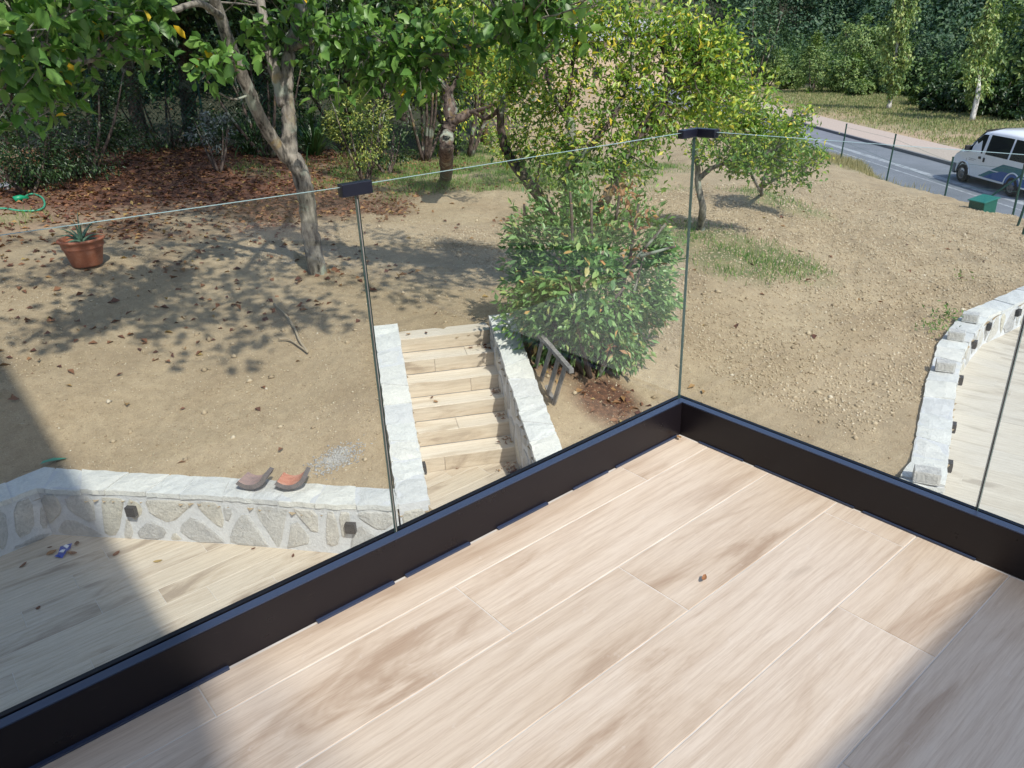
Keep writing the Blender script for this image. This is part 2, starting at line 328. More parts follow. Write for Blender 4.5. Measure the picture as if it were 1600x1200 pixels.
# ---------------------------------------------------------------- the lie of the land
S0 = np.array([1.67, 4.67]); G = np.array([.471, .882]); W = np.array([.882, -.471])
def st(g, w): p = S0+G*g+W*w; return (float(p[0]), float(p[1]))
RZ = -4.3
_a = np.array((37.823, 20.562, -4.300)[:2]); _b = np.array((29.490, 9.869, -4.300)[:2]); _c = np.array((33.144, 14.733, -4.300)[:2])
RD = (_a-_b)/np.linalg.norm(_a-_b); RN = np.array([RD[1], -RD[0]]); RP = _c
def road(s, l): p = RP+RD*s+RN*l; return (float(p[0]), float(p[1]))
CTRL = [(-1.874, 6.764, -2.400), (-1.494, 6.761, -2.400), (-0.494, 5.566, -2.400), (0.397, 4.618, -2.400), (0.891, 4.069, -2.400), (2.237, 6.304, -1.850), (1.450, 4.873, -2.120), (1.222, 4.447, -2.320),
 (3.076, 6.132, -1.840), (2.760, 6.389, -1.840), (3.597, 5.873, -1.840), (3.844, 5.616, -1.840), (3.191, 4.495, -2.020), (2.785, 3.792, -2.200), (2.605, 3.364, -2.420),
 (3.316, 3.460, -2.420), (4.421, 3.369, -2.420), (4.544, 2.297, -2.470), (4.569, 1.582, -2.500), (4.604, 0.860, -2.530),
 (5.129, 0.954, -2.500), (6.389, 1.407, -2.500), (7.696, 1.868, -2.500), (8.643, 2.206, -2.500), (9.617, 2.332, -2.500), (10.301, 2.158, -2.500), (11.323, 2.163, -2.520),
 (3.632, 3.962, -2.150), (5.051, 3.920, -2.150), (5.776, 3.119, -2.300), (6.489, 2.673, -2.380), (8.997, 6.618, -1.780), (6.942, 4.869, -1.950), (12.841, 7.918, -1.950), (8.839, 5.148, -2.000), (8.041, 4.180, -2.150),
 (9.161, 4.194, -2.200), (11.411, 4.238, -2.350), (8.461, 2.815, -2.420), (11.553, 3.203, -2.520), (14.037, 3.268, -2.700), (13.250, 6.467, -2.300), (15.995, 6.389, -2.600), (16.494, 5.157, -2.800),
 (20.770, 11.914, -2.700), (20.196, 9.864, -2.900), (28.962, 14.685, -3.750), (26.486, 11.570, -3.700), (23.701, 8.405, -3.600), (21.344, 8.863, -3.100), (19.666, 5.933, -3.050), (20.450, 5.386, -3.300), (17.228, 4.208, -3.000),
 (2.771, 8.861, -1.700), (0.911, 8.971, -1.820), (0.085, 10.578, -1.350), (0.164, 7.001, -2.100), (-1.056, 7.427, -2.000), (1.234, 5.940, -2.100), (-1.563, 7.822, -1.850), (-1.052, 10.379, -1.400), (-0.525, 13.479, -1.200), (0.382, 15.236, -1.150), (1.785, 17.807, -1.000), (0.451, 18.057, -1.050), (2.599, 13.549, -1.400), (5.387, 18.987, -1.100),
 (5.927, 12.155, -1.750), (4.514, 7.988, -1.850), (10.191, 19.131, -1.850), (9.534, 15.036, -1.900), (14.335, 24.090, -2.000), (8.401, 19.652, -1.500), (13.307, 15.172, -2.100), (18.547, 17.545, -2.500), (16.316, 13.182, -2.350), (6.629, 7.322, -1.950), (8.083, 10.683, -1.900),
 (-6, 6.5, -2.3), (-6, 12, -1.2), (-12, 20, -.6), (0, 28, -.6), (12, 32, -1.5), (22, 30, -3.4), (14, -4, -2.9), (3, -6, -2.9), (14, 2.4, -2.6), (20, 0, -3.2), (-6, 0, -2.9)]
CT = np.array(CTRL)
def _phi(r): return r
_K = _phi(np.hypot(CT[:, None, 0]-CT[None, :, 0], CT[:, None, 1]-CT[None, :, 1]))-np.eye(len(CT))*.05
_Q = np.hstack([np.ones((len(CT), 1)), CT[:, :2]]); _n0 = len(CT)
_A = np.zeros((_n0+3, _n0+3)); _A[:_n0, :_n0] = _K; _A[:_n0, _n0:] = _Q; _A[_n0:, :_n0] = _Q.T
_w = np.linalg.solve(_A, np.concatenate([CT[:, 2], [0, 0, 0]]))
def sstep(t): t = np.clip(t, 0, 1); return t*t*(3-2*t)
def ground(x, y, fine=False):
    x = np.atleast_1d(np.asarray(x, float)); y = np.atleast_1d(np.asarray(y, float)); z = np.zeros_like(x)
    for i in range(0, len(x), 20000):
        xs = x[i:i+20000]; ys = y[i:i+20000]
        z[i:i+20000] = _phi(np.hypot(xs[:, None]-CT[None, :, 0], ys[:, None]-CT[None, :, 1])) @ _w[:_n0]+_w[_n0]+_w[_n0+1]*xs+_w[_n0+2]*ys
    z = np.clip(z, -4.2, 1.5)
    if fine:
        a = .7+.6*sstep((x-5)/5)
        u9 = x*.78+y*.62; v9 = -x*.62+y*.78; z = z+sstep((x-6)/3)*(.05*fbm(u9*.5, v9*2.6, 3)+.02*fbm(u9*2, v9*7, 2))+a*(.05*fbm(x*.9, y*.9, 3)+.03*fbm(x*3.1, y*3.1, 3)+.016*fbm(x*13, y*13, 3))
    dx = x-RP[0]; dy = y-RP[1]; s = dx*RD[0]+dy*RD[1]; l = dx*RN[0]+dy*RN[1]
    hd = np.hypot(x-CAMP[0], y-CAMP[1])
    back = sstep((-l-17)/7)*np.maximum(hd-27, 0)*.33; z = z+np.minimum(back, 16)
    edge = -2.0-1.5*sstep((-s-3)/5)
    t = sstep((l-(edge-1.0))/1.0); z = z*(1-t)+(RZ-.05)*t
    far = np.where(l > 4.3, RZ+.1+.012*(l-4.3), z)
    far = np.where(l > 15, RZ+.23-.16*(np.minimum(l, 34)-15), far)
    far = np.where(l > 34, RZ+.23-.16*19+.36*(l-34), far)
    far = np.minimum(far, 60)
    end = np.minimum(np.maximum(s-88, 0)*.32, 26); z = z+end; far = far+end
    return np.where(l > 4.3, far, z)
def gz(x, y): return float(ground([x], [y])[0])

INN = [(4.626, 0.538, -2.450)[:2], (4.961, 0.657, -2.450)[:2], (6.038, 1.058, -2.450)[:2], (6.926, 1.378, -2.450)[:2], (8.084, 1.760, -2.450)[:2], (8.841, 1.917, -2.450)[:2], (9.626, 2.037, -2.450)[:2], (10.143, 1.983, -2.450)[:2], (10.662, 1.952, -2.450)[:2]]
INN = [tuple(p) for p in INN]
d_end = np.array(INN[-1])-np.array(INN[-2]); d_end /= np.linalg.norm(d_end); INN.append(tuple(np.array(INN[-1])+d_end*1.5)); INN.append(tuple(np.array(INN[-1])+d_end*3+np.array([1., 0])))
WL = [(-8, 5.45), (-3.2, 6.05), (-2.1, 6.17), (-1.64, 6.23), (-1.04, 5.57), (-.39, 4.85), (.33, 3.97), st(-1.40, -.30)]   # foot of left wall
PATIO = WL+[st(-1.40, -.04), st(.0, -.04), st(1.41, -.04), st(1.41, 1.06), st(-1.5, 1.06), st(-1.5, 1.32), (3.7, 2.45), (4.25, .9)]+INN+[(16, -8), (-8, -8)]
def inside(poly, x, y):
    c = np.zeros(len(x), bool); n = len(poly)
    for i in range(n):
        x1, y1 = poly[i][:2]; x2, y2 = poly[(i+1) % n][:2]
        with np.errstate(divide='ignore', invalid='ignore'):
            k = ((y1 > y) != (y2 > y)) & (x < (x2-x1)*(y-y1)/(y2-y1+1e-12)+x1)
        c ^= k
    return c
def offset_line(pts, d):
    P = np.array([p[:2] for p in pts], float); out = []
    for i in range(len(P)):
        t = P[min(i+1, len(P)-1)]-P[max(i-1, 0)]; t /= np.linalg.norm(t); out.append(tuple(P[i]+np.array([-t[1], t[0]])*d))
    return out
HOLE = PATIO
# ground sheet, fine near the garden, coarser far off
gx = np.concatenate([np.geomspace(260, 12, 26)*-1, np.arange(-11.5, -4, .5), np.arange(-4, 14, .065), np.arange(14, 34, .17), np.geomspace(34.2, 420, 60)])
gy = np.concatenate([np.geomspace(80, 10, 10)*-1, np.arange(-9.5, .5, .5), np.arange(.5, 13, .065), np.arange(13, 33, .17), np.geomspace(33.2, 420, 60)])
X, Y = np.meshgrid(gx, gy, indexing='ij'); Z = ground(X.ravel(), Y.ravel(), True)
nx, ny = len(gx), len(gy)
I = (np.arange(nx-1)[:, None]*ny+np.arange(ny-1)[None, :]).ravel()
F4 = np.stack([I, I+ny, I+ny+1, I+1], 1)
cx = X.ravel()[F4].mean(1); cy = Y.ravel()[F4].mean(1)
# the sheet runs under the middle of the walls
ins_small = inside(HOLE, cx, cy)
for ddx, ddy in ((.0, .0),):
    keep = ~ins_small
F4 = F4[keep]
gme = fast(np.stack([X.ravel(), Y.ravel(), Z], 1), F4, M_soil, True)
def turf_weights(x, y):
    dx = x-RP[0]; dy = y-RP[1]; l = dx*RN[0]+dy*RN[1]; n = fbm(x*.8, y*.8, 4)
    def blob(c, r, k=1., e=1.3): return np.clip(e-np.hypot(x-c[0], y-c[1])/r+n*1.3, 0, 1)*k
    g = np.zeros_like(x)
    for c_, r_ in TURF: g = np.maximum(g, blob(c_, r_))
    verge = np.clip(1-np.abs(l+3.6)/1.0+n, 0, 1)*.8
    g = np.maximum(g, verge); g = np.maximum(g, np.where(l > 4.2, np.clip(.35+.55*sstep((l-5)/5)+n*1.6, 0, 1), 0))
    lt = np.zeros_like(x)
    for c_, r_ in LITTER: lt = np.maximum(lt, blob(c_, r_, 1., 1.75))
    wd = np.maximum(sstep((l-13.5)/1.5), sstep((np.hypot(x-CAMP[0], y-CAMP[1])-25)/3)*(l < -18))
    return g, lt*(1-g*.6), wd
TURF = [((8.290, 15.418, -1.850)[:2], 2.3), ((11.204, 15.479, -2.000)[:2], 3.4), ((14.201, 15.034, -2.200)[:2], 2.6), ((8.742, 6.284, -1.850)[:2], .95), ((8.441, 5.298, -2.000)[:2], .85), ((9.127, 5.085, -2.100)[:2], .8), ((13.197, 7.579, -2.100)[:2], .8), ((13.140, 6.976, -2.150)[:2], .55), ((12.829, 19.531, -2.000)[:2], 3.5), ((13.377, 8.266, -2.000)[:2], .8), ((-0.220, 14.214, -1.200)[:2], .5)]
LITTER = [((4.170, 16.672, -1.200)[:2], 3.6), ((4.466, 14.292, -1.400)[:2], 2.4), ((3.622, 18.421, -1.000)[:2], 3), ((1.567, 17.411, -1.000)[:2], 2.), ((9.162, 18.823, -1.700)[:2], 2.2), ((3.539, 3.675, -2.200)[:2], .28), ((3.792, 4.433, -2.100)[:2], .4)]
tw = turf_weights(X.ravel(), Y.ravel())
ca = gme.color_attributes.new('turf', 'FLOAT_COLOR', 'POINT')
ca.data.foreach_set('color', np.stack([tw[0], tw[1], tw[2], np.ones(len(tw[0]))], 1).astype(np.float32).ravel())
go = link('ground', gme); tag(go, kind='structure')
# sub-base under the terrace, so nothing is open below
mb = MB(); mb.box((-8, -8, -3.3), (16, 6.6, -2.99)); tag(mb.build('terrace_base', M_mortar), kind='structure')

# ---------------------------------------------------------------- road, kerb, pavement
def strip(name, l0, l1, s0, s1, z, m, h=0):
    mb = MB(); n = 60; ss = np.linspace(s0, s1, n)
    for a, b in zip(ss[:-1], ss[1:]):
        q = [road(a, l0), road(b, l0), road(b, l1), road(a, l1)]
        if h:
            v = [(x, y, z) for x, y in q]+[(x, y, z-h) for x, y in q]
            mb.add(v, [(0, 1, 2, 3)[::-1], (0, 4, 5, 1)[::-1], (3, 2, 6, 7)[::-1]])
        else: mb.add([(x, y, z) for x, y in q], [(0, 3, 2, 1)])
    return mb.build(name, m)
tag(strip('road', -9.0, 1.95, -60, 92, RZ, M_asphalt), kind='structure')
tag(strip('kerb', 1.95, 2.1, -60, 92, RZ+.13, M_kerb, .2), kind='structure')
tag(strip('pavement', 2.1, 4.4, -60, 92, RZ+.125, M_pave, .1), kind='structure')
tag(strip('road_edge_line', -.16, .16, -60, 92, RZ+.004, M_paint), kind='structure')
tag(strip('road_bay_line', -.74, -.64, -60, 92, RZ+.004, M_paint), kind='structure')

# ---------------------------------------------------------------- tiled floors
def plank_mesh(L, w, m, t=.012):
    c = .0015; v = []; a, b = L/2, w/2
    v = [(-a, -b, -t), (a, -b, -t), (a, b, -t), (-a, b, -t), (-a, -b, -c), (a, -b, -c), (a, b, -c), (-a, b, -c), (-a+c, -b+c, 0), (a-c, -b+c, 0), (a-c, b-c, 0), (-a+c, b-c, 0)]
    f = [(8, 9, 10, 11)]+[(i, (i+1) % 4, 4+(i+1) % 4, 4+i) for i in range(4)]+[(4+i, 4+(i+1) % 4, 8+(i+1) % 4, 8+i) for i in range(4)]
    return raw(v, f, m)
_pm = {}
def plank(name, cx, cy, z, L, w, ang, m, parent):
    k = (round(L, 3), round(w, 3), m.name)
    if k not in _pm: _pm[k] = plank_mesh(L, w, m)
    o = link(name, _pm[k], parent); o.location = (cx, cy, z); o.rotation_euler = (0, 0, ang); return o
TW = .2517; TL = 1.5; GAP = .0032
# balcony: slab of the house, boards on top
bal = MB(); bal.box((-2.62, -5.18, -.22), (.05, .05, -.0018)); balo = bal.build('balcony_floor', M_grout); tag(balo, kind='structure')
joints = {0: -.34, 1: -1.16, 2: -.76, 3: -.085, 4: -.46, 5: -.9, 6: -1.3}
for r_ in range(0, 20):
    y1 = -.133-TW*(r_-1); y0 = y1-TW; y1 = min(y1, -.004)
    j = joints.get(r_, random.uniform(-1.4, 0)) % TL - TL
    xs = [-2.6]+[x for x in np.arange(j-3*TL, .01, TL) if -2.6 < x < -.03]+[-.004]
    for a, b in zip(xs[:-1], xs[1:]):
        plank('floor_tile', (a+b)/2, (y0+y1)/2, -.0, b-a-GAP, y1-y0-GAP, 0, M_plank, balo)
# lower terrace
pat = raw([(x, y, -2.9018) for x, y in [(-8, -8), (16, -8), (16, 6.6), (-8, 6.6)]], [(0, 1, 2, 3)], M_grout)
pato = link('terrace', pat); tag(pato, kind='structure')
rr = random.Random(5)
for r_ in range(-3, 12):
    y0 = 4.13+TW*(r_-3); off = {3: -.79, 4: -1.13, 5: -1.58, 2: -.3, 1: -1.9+.75, 6: -.6}.get(r_, rr.uniform(0, TL)) % TL
    for k in range(-3, 4):
        x0 = off+k*TL-.0; xc = x0+TL/2; yc = y0+TW/2
        if x0 > 3.3 or x0+TL < -3.0 or yc > 6.35: continue
        if yc > 3.0 or xc < 2.6: plank('terrace_tile', xc, yc, -2.9, TL-GAP, TW-GAP, 0, M_patio, pato)
for (ox, oy, ang, xr, yr) in ((4.0, -.6, math.atan2(1, -.22), (3.6, 9.9), 0), (8.6, -.2, math.atan2(1, .12), (8.0, 15), 1)):
    u_ = np.array([math.cos(ang), math.sin(ang)]); n_ = np.array([u_[1], -u_[0]])
    for r_ in range(-2, 26):
        o0 = rr.uniform(0, TL)
        for k in range(-2, 3):
            c_ = np.array([ox, oy])+n_*(TW*(r_+.5))+u_*(o0+TL*(k+.5))
            if yr == 0 and (c_[0] > 9.5-.1*c_[1]): continue
            if yr == 1 and (c_[0] < 8.9 or c_[0] > 14): continue
            if c_[0] < 3.7 or c_[1] > 3.4 or c_[1] < -2.6: continue
            plank('path_tile', c_[0], c_[1], -2.9+(.0 if yr == 0 else .001), TL-GAP, TW-GAP, ang, M_path, pato)

# ---------------------------------------------------------------- own house behind and beside the balcony (casts the shade)
hs = empty('house', (-6, -6, -2.9)); tag(hs, 'cream rendered house the balcony belongs to', 'house')
def wbox(name, lo, hi, m, parent, bevel=0):
    mb = MB(); loc = Vector(parent.location); mb.box(Vector(lo)-loc, Vector(hi)-loc); return mb.build(name, m, parent, bevel=bevel)
wbox('side_wing', (-8, -4.4, -3), (-2.64, 2.7, 6.0), M_render, hs)
wbox('low_wing', (-8, -9, -3), (-2.66, -4.42, 2.6), M_render, hs)
wbox('added_shade_sheet', (-8, -9, 5.97), (-2.64, -4.42, 6.0), M_sheet, hs)  # sheet added out of view, softens the shade on the balcony's left side
wbox('back_wall', (-2.62, -8, -3), (.3, -5.2, 3.2), M_render, hs)
wbox('added_shade_sheet', (-2.6, -5.18, 2.585), (.3, -3.32, 2.6), M_sheet2, hs)  # sheet added out of view to part-shade the floor at the right
wbox('balcony_soffit', (-2.6, -5.1, -.42), (-.0, -.02, -.225), M_render, hs)
wbox('balcony_door_glass', (-2.2, -5.195, .05), (-.4, -5.18, 2.2), M_vglass, hs)

# ---------------------------------------------------------------- glass railing
rl = empty('glass_railing', (0, 0, 0)); tag(rl, 'frameless glass railing in a black aluminium base channel around the balcony corner', 'railing')
BH = .133
mb = MB()
def chan(mb, axis, a, b):
    # profile across: inner face at 0, glass slot at .028..0.046, outer lip to .062
    prof = [((0, 0), (.028, BH)), ((.044, -.18), (.060, BH-.004)), ((.028, 0), (.044, BH-.03))]
    for (u0, z0), (u1, z1) in prof:
        if axis == 'x': mb.box((a, u0, z0), (b, u1, z1))
        else: mb.box((u0, a, z0), (u1, b, z1))
chan(mb, 'x', -2.62, -.0005); chan(mb, 'y', -3.2, .0)
mb.box((0, .0, -.0), (.028, .028, BH)); mb.box((.0, .044, -.18), (.06, .06, BH-.004)); mb.box((.044, .0, -.18), (.060, .044, BH-.004))
mb.build('base_channel', M_band, rl, bevel=.0015)
mb = MB(); mb.box((-2.62, .0015, BH), (.027, .028, BH+.003)); mb.box((.0015, -3.2, BH), (.028, .001, BH+.003)); mb.build('channel_trim', M_lip, rl)
# short flashing pieces showing under the channel
for i, (a, b) in enumerate([(-2.6, -1.76), (-1.52, -1.28), (-1.24, -1.01), (-.90, -.69), (-.57, -.40), (-.36, -.02)]):
    mb = MB(); mb.box((a, -.011 if i < 4 else -.006, .0003), (b, -.0003, .007)); mb.build('flashing', M_lip, rl)
for i, (a, b) in enumerate([(-3, -1.25), (-1.05, -.72), (-.69, -.33), (-.28, -.09)]):
    mb = MB(); mb.box((-.004-.003*(i % 2), a, .0003), (-.0003, b, .006)); mb.build('flashing', M_lip, rl)
def panel(axis, a, b, z0, z1a, z1b):
    o0, o1 = .031, .041
    if axis == 'x': v = [(a, o0, z0), (b, o0, z0), (b, o0, z1b), (a, o0, z1a), (a, o1, z0), (b, o1, z0), (b, o1, z1b), (a, o1, z1a)]
    else: v = [(o0, a, z0), (o0, b, z0), (o0, b, z1b), (o0, a, z1a), (o1, a, z0), (o1, b, z0), (o1, b, z1b), (o1, a, z1a)]
    me = raw(v, [(0, 1, 2, 3), (7, 6, 5, 4), (0, 4, 5, 1), (1, 5, 6, 2), (2, 6, 7, 3), (3, 7, 4, 0)], [M_glass, M_gedge, M_gside], midx=[0, 0, 2, 2, 1, 2])
    return link('glass_panel', me, rl)
panel('x', -2.6, -1.2345, BH-.02, 1.125, 1.1); panel('x', -1.2285, .026, BH-.02, 1.1, 1.098)
panel('y', -1.009, .0405, BH-.02, 1.1, 1.098); panel('y', -2.6, -1.015, BH-.02, 1.1, 1.1)
mb = MB(); mb.box((-1.2328, .0335, BH), (-1.2302, .0385, 1.09)); mb.build('gap_seal', M_wood, rl)
mb = MB(); mb.box((.034, -1.0132, BH), (.039, -1.0108, 1.09)); mb.build('gap_seal', M_wood, rl)
mb = MB(); mb.box((-1.272, .024, 1.078), (-1.192, .048, 1.108)); mb.build('top_clamp', M_clamp, rl, bevel=.002)
mb = MB()
v = [(-.045, .024), (.024, .024), (.024, -.045), (.048, -.045), (.048, .048), (-.045, .048)]
mb.add([(x, y, 1.08) for x, y in v]+[(x, y, 1.107) for x, y in v], [(5, 4, 3, 2, 1, 0), (6, 7, 8, 9, 10, 11)]+[(i, (i+1) % 6, 6+(i+1) % 6, 6+i) for i in range(6)])
mb.build('corner_clamp', M_clamp, rl, bevel=.002)

# ---------------------------------------------------------------- stone walls
def clip(poly, nx_, ny_, d):
    out = []
    for i in range(len(poly)):
        a = poly[i]; b = poly[(i+1) % len(poly)]; da = a[0]*nx_+a[1]*ny_-d; db = b[0]*nx_+b[1]*ny_-d
        if da <= 0: out.append(a)
        if (da < 0 < db) or (db < 0 < da): t = da/(da-db); out.append((a[0]+(b[0]-a[0])*t, a[1]+(b[1]-a[1])*t))
    return out
def face_stones(parent, A, B, z0, zA, zB, rnd, cell=.25, out=1):
    """irregular stones proud of the mortar on the vertical face A->B; normal = right of A->B (times out)"""
    A = np.array(A); B = np.array(B); L = np.linalg.norm(B-A)
    if L < .12: return
    t = (B-A)/L; n = np.array([t[1], -t[0]])*out; H = max(zA, zB)-z0
    rows = max(1, round(H/(cell*1.9))); cols = max(1, round(L/(cell*.88))); pts = []
    for r_ in range(rows+2):
        for c_ in range(-1, cols+2):
            pts.append(((c_+.5+(.5 if r_ % 2 else 0)+rnd.uniform(-.34, .34))*L/cols, (r_-.5+rnd.uniform(-.28, .28)+(.16 if c_ % 2 else -.16))*H/rows))
    for i, p in enumerate(pts):
        poly = [(.012, .03), (L-.012, .03), (L-.012, zB-z0-.085), (.012, zA-z0-.085)]
        if zB-z0 < .2 or zA-z0 < .2: poly = [(.012, .02), (L-.012, .02), (L-.012, max(.05, zB-z0-.07)), (.012, max(.05, zA-z0-.07))]
        for j, q in enumerate(pts):
            if i == j: continue
            dx, dy = q[0]-p[0], q[1]-p[1]; dd = math.hypot(dx, dy)
            if dd > 1.2: continue
            poly = clip(poly, dx/dd, dy/dd, (p[0]+dx/2)*dx/dd+(p[1]+dy/2)*dy/dd-rnd.uniform(.02, .045))
            if len(poly) < 3: break
        if len(poly) < 3: continue
        P = np.array(poly); c = P.mean(0)
        area = .5*abs(np.dot(P[:, 0], np.roll(P[:, 1], 1))-np.dot(P[:, 1], np.roll(P[:, 0], 1)))
        if area < .007: continue
        # round the corners
        Q = []
        for k in range(len(P)):
            a, b = P[k], P[(k+1) % len(P)]; Q += [a*.78+b*.22, a*.22+b*.78]
        P = np.array(Q)+np.array([[rnd.uniform(-.006, .006), rnd.uniform(-.006, .006)] for _ in Q]); m_ = len(P); pr = rnd.uniform(.004, .016)
        v = []; 
        for sc, dz in ((1, -.02), (.98, pr*.5), (.86, pr)):
            for k in range(m_):
                q = c+(P[k]-c)*sc; w = A+t*q[0]+n*(dz+(rnd.uniform(-.004, .004) if sc < 1 else 0)); v.append((w[0], w[1], z0+q[1]))
        w = A+t*c[0]+n*(pr+.004); v.append((w[0], w[1], z0+c[1]))
        f = [];
        for ring in range(2):
            for k in range(m_): f.append((ring*m_+k, ring*m_+(k+1) % m_, (ring+1)*m_+(k+1) % m_, (ring+1)*m_+k))
        for k in range(m_): f.append((2*m_+k, 2*m_+(k+1) % m_, 3*m_))
        if out < 0: f = [q[::-1] for q in f]
        o = link('stone', raw(v, f, M_stone), parent)
def wall(name, front, back, ztop, z0, label, rnd, out=1, faces=None, cop=(.26, .42), ends=()):
    """front/back: matching polylines; coping on top"""
    root = empty(name, (0, 0, 0)); tag(root, label, 'wall')
    Fp = [np.array(p[:2], float) for p in front]; Bp = [np.array(p[:2], float) for p in back]; n = len(Fp)
    mb = MB(); v = []
    for k in range(n):
        v += [(*Fp[k], z0), (*Fp[k], ztop[k]-.012), (*Bp[k], ztop[k]-.012), (*Bp[k], z0)]
    f = []
    for k in range(n-1):
        for e in range(4): f.append((k*4+e, k*4+(e+1) % 4, (k+1)*4+(e+1) % 4, (k+1)*4+e))
    f += [(0, 1, 2, 3), tuple((n-1)*4+e for e in (3, 2, 1, 0))]
    mb.add(v, f); body = mb.build('mortar_core', M_mortar, root)
    for k in (range(n-1) if faces is None else faces):
        face_stones(root, Fp[k], Fp[k+1], z0, ztop[k], ztop[k+1], rnd, out=out)
    for (a, b, za, zb) in ends: face_stones(root, a, b, z0, za, zb, rnd, out=1)
    # coping stones
    seg = [0]
    for k in range(n-1): seg.append(seg[-1]+np.linalg.norm(Fp[k+1]-Fp[k]))
    tot = seg[-1]
    def at(s):
        s = min(max(s, 0), tot); k = max(i for i in range(n-1) if seg[i] <= s+1e-9); u_ = (s-seg[k])/(seg[k+1]-seg[k])
        return Fp[k]*(1-u_)+Fp[k+1]*u_, Bp[k]*(1-u_)+Bp[k+1]*u_, ztop[k]*(1-u_)+ztop[k+1]*u_
    s = 0; skew = 0
    while s < tot-.02:
        e = min(tot, s+rnd.uniform(*cop)); 
        if tot-e < .14: e = tot
        ns = rnd.uniform(-.05, .05) if e < tot else 0
        g = .006; th = rnd.uniform(-.006, .008); cs = 4; v = []
        # grid of (cs+1) x 3 on top, jittered, with sides
        top = []
        for i in range(cs+1):
            for j in range(4):
                u_ = j/3; sk = (skew*(1-i/cs)+ns*(i/cs))*(u_-.5)*2
                ss = s+g+(e-s-2*g)*i/cs+sk*(1 if 0 < i < cs else 1)
                a, b, z = at(ss); d = (b-a); p = a+d*u_; 
                o_ = (-.012 if j == 0 else .012 if j == 3 else 0)+rnd.uniform(-.008, .008); p = p+d/np.linalg.norm(d)*o_
                edge = (i in (0, cs)) or (j in (0, 3))
                top.append((p[0], p[1], z+th+rnd.uniform(-.005, .006)-(.009 if edge else 0)))
        m_ = len(top); v = top+[(x, y, z-.05) for x, y, z in top]; f = []
        for i in range(cs):
            for j in range(3): q = (i*4+j, (i+1)*4+j, (i+1)*4+j+1, i*4+j+1); f.append(q)
        loop = [i*4 for i in range(cs+1)]+[cs*4+1, cs*4+2]+[i*4+3 for i in range(cs, -1, -1)]+[2, 1]
        for i in range(len(loop)): a, b = loop[i], loop[(i+1) % len(loop)]; f.append((b, a, a+m_, b+m_))
        o = link('coping_stone', raw(v, f, M_coping), root)
        s = e; skew = ns
    return root
r1 = random.Random(11)
TH = .30
Lf = WL[:-1]+[tuple(np.array(WL[-1])-np.array([.012, -.012]))]
# back line of left wall follows the photo's coping width
Lb = offset_line(Lf, .30); Lb[3] = (-1.52, 6.62); Lb[2] = (-2.1, 6.49); Lb[-1] = tuple(np.array(st(-1.14, -.312)))
wall('terrace_wall', Lf, Lb, [-2.35]*8, -2.92, 'low stone retaining wall with pale coping along the lower terrace, left of the steps', r1, out=1, faces=range(1, 7))
gs = [-1.40, -.9, -.2, .55, 1.55]; zl = [-2.35, -2.28, -2.13, -1.94, -1.69]
wall('step_wall', [st(g, -.04) for g in gs], [st(g, -.30) for g in gs], zl, -2.92, 'sloping stone wall on the left side of the garden steps', r1, out=1, faces=[],
     cop=(.26, .36), ends=[(st(-1.40, -.30), st(-1.40, -.04), -2.35, -2.35)])
gs = [-1.5, -1.05, -.36, .4, 1.0, 1.3]; zr = [-2.36, -2.33, -2.15, -1.93, -1.72, -1.62]
wall('step_wall', [st(g, 1.06) for g in gs], [st(g, 1.33) for g in gs], zr, -2.92, 'sloping stone wall on the right side of the garden steps, beside the laurel bush', r1, out=-1, faces=[0, 1, 2, 3, 4], cop=(.2, .3))
If = INN; Ib = offset_line(If, .29)
Ib[0] = (Ib[0][0]-.02, Ib[0][1]+.06)
wall('curved_wall', If, Ib, [-2.45]*len(If), -2.92, 'curved low stone wall with pale coping between the bare slope and the pale path', r1, out=1, faces=[4, 5, 6, 7, 8], cop=(.3, .5))
wall('link_wall', [st(-1.5, 1.33), (3.7, 2.45), (4.25, .9), (If[0][0]-.015, If[0][1]-.01)], [(2.25, 3.0), (3.98, 2.7), (4.33, 1.02), (Ib[0][0]-.015, Ib[0][1]-.01)], [-2.42, -2.45, -2.45, -2.45], -2.92, 'stone wall below the balcony edge joining the steps to the curved wall', r1, faces=[])

# garden steps
stairs = empty('garden_stairs', (*S0, -2.9)); tag(stairs, 'six wood look tiled steps between two stone walls up to the garden', 'stairs')
ang = math.atan2(W[1], W[0]); RS = .175; TR = .278
rs_ = random.Random(4)
mb = MB(); Ms = Matrix.Translation((S0[0], S0[1], -2.9)) @ Matrix.Rotation(ang, 4, 'Z')
loc = Matrix.Translation((-S0[0], -S0[1], 2.9))
for k in range(6): mb.box((-.06, k*TR+.012, 0), (1.08, 6*TR-.02, (k+1)*RS-.0125), loc @ Ms)
mb.build('step_core', M_mortar, stairs)
for k in range(6):
    z = (k+1)*RS
    depth = TR; yc = k*TR+depth*.5-.004
    cut = rs_.uniform(.2, .9)
    for a, b in (((-.05, cut), (cut, 1.07)) if k in (1, 4) else ((-.05, 1.07),)):
        o = link('step_tile', plank_mesh(b-a-.004, depth-.005, M_tread), stairs); p = Ms @ Vector(((a+b)/2, yc, z)); o.location = p-Vector((*S0, -2.9)); o.rotation_euler = (0, 0, ang)
    cut = rs_.uniform(.2, .85)
    for a, b in (((-.05, cut), (cut, 1.07)) if k in (0, 3, 4) else ((-.05, 1.07),)):
        o = link('riser_tile', plank_mesh(b-a-.004, RS-.014, M_patio), stairs)
        p = Ms @ Vector(((a+b)/2, k*TR, k*RS+RS/2-.004)); o.location = p-Vector((*S0, -2.9)); o.rotation_euler = (math.radians(90), 0, ang)

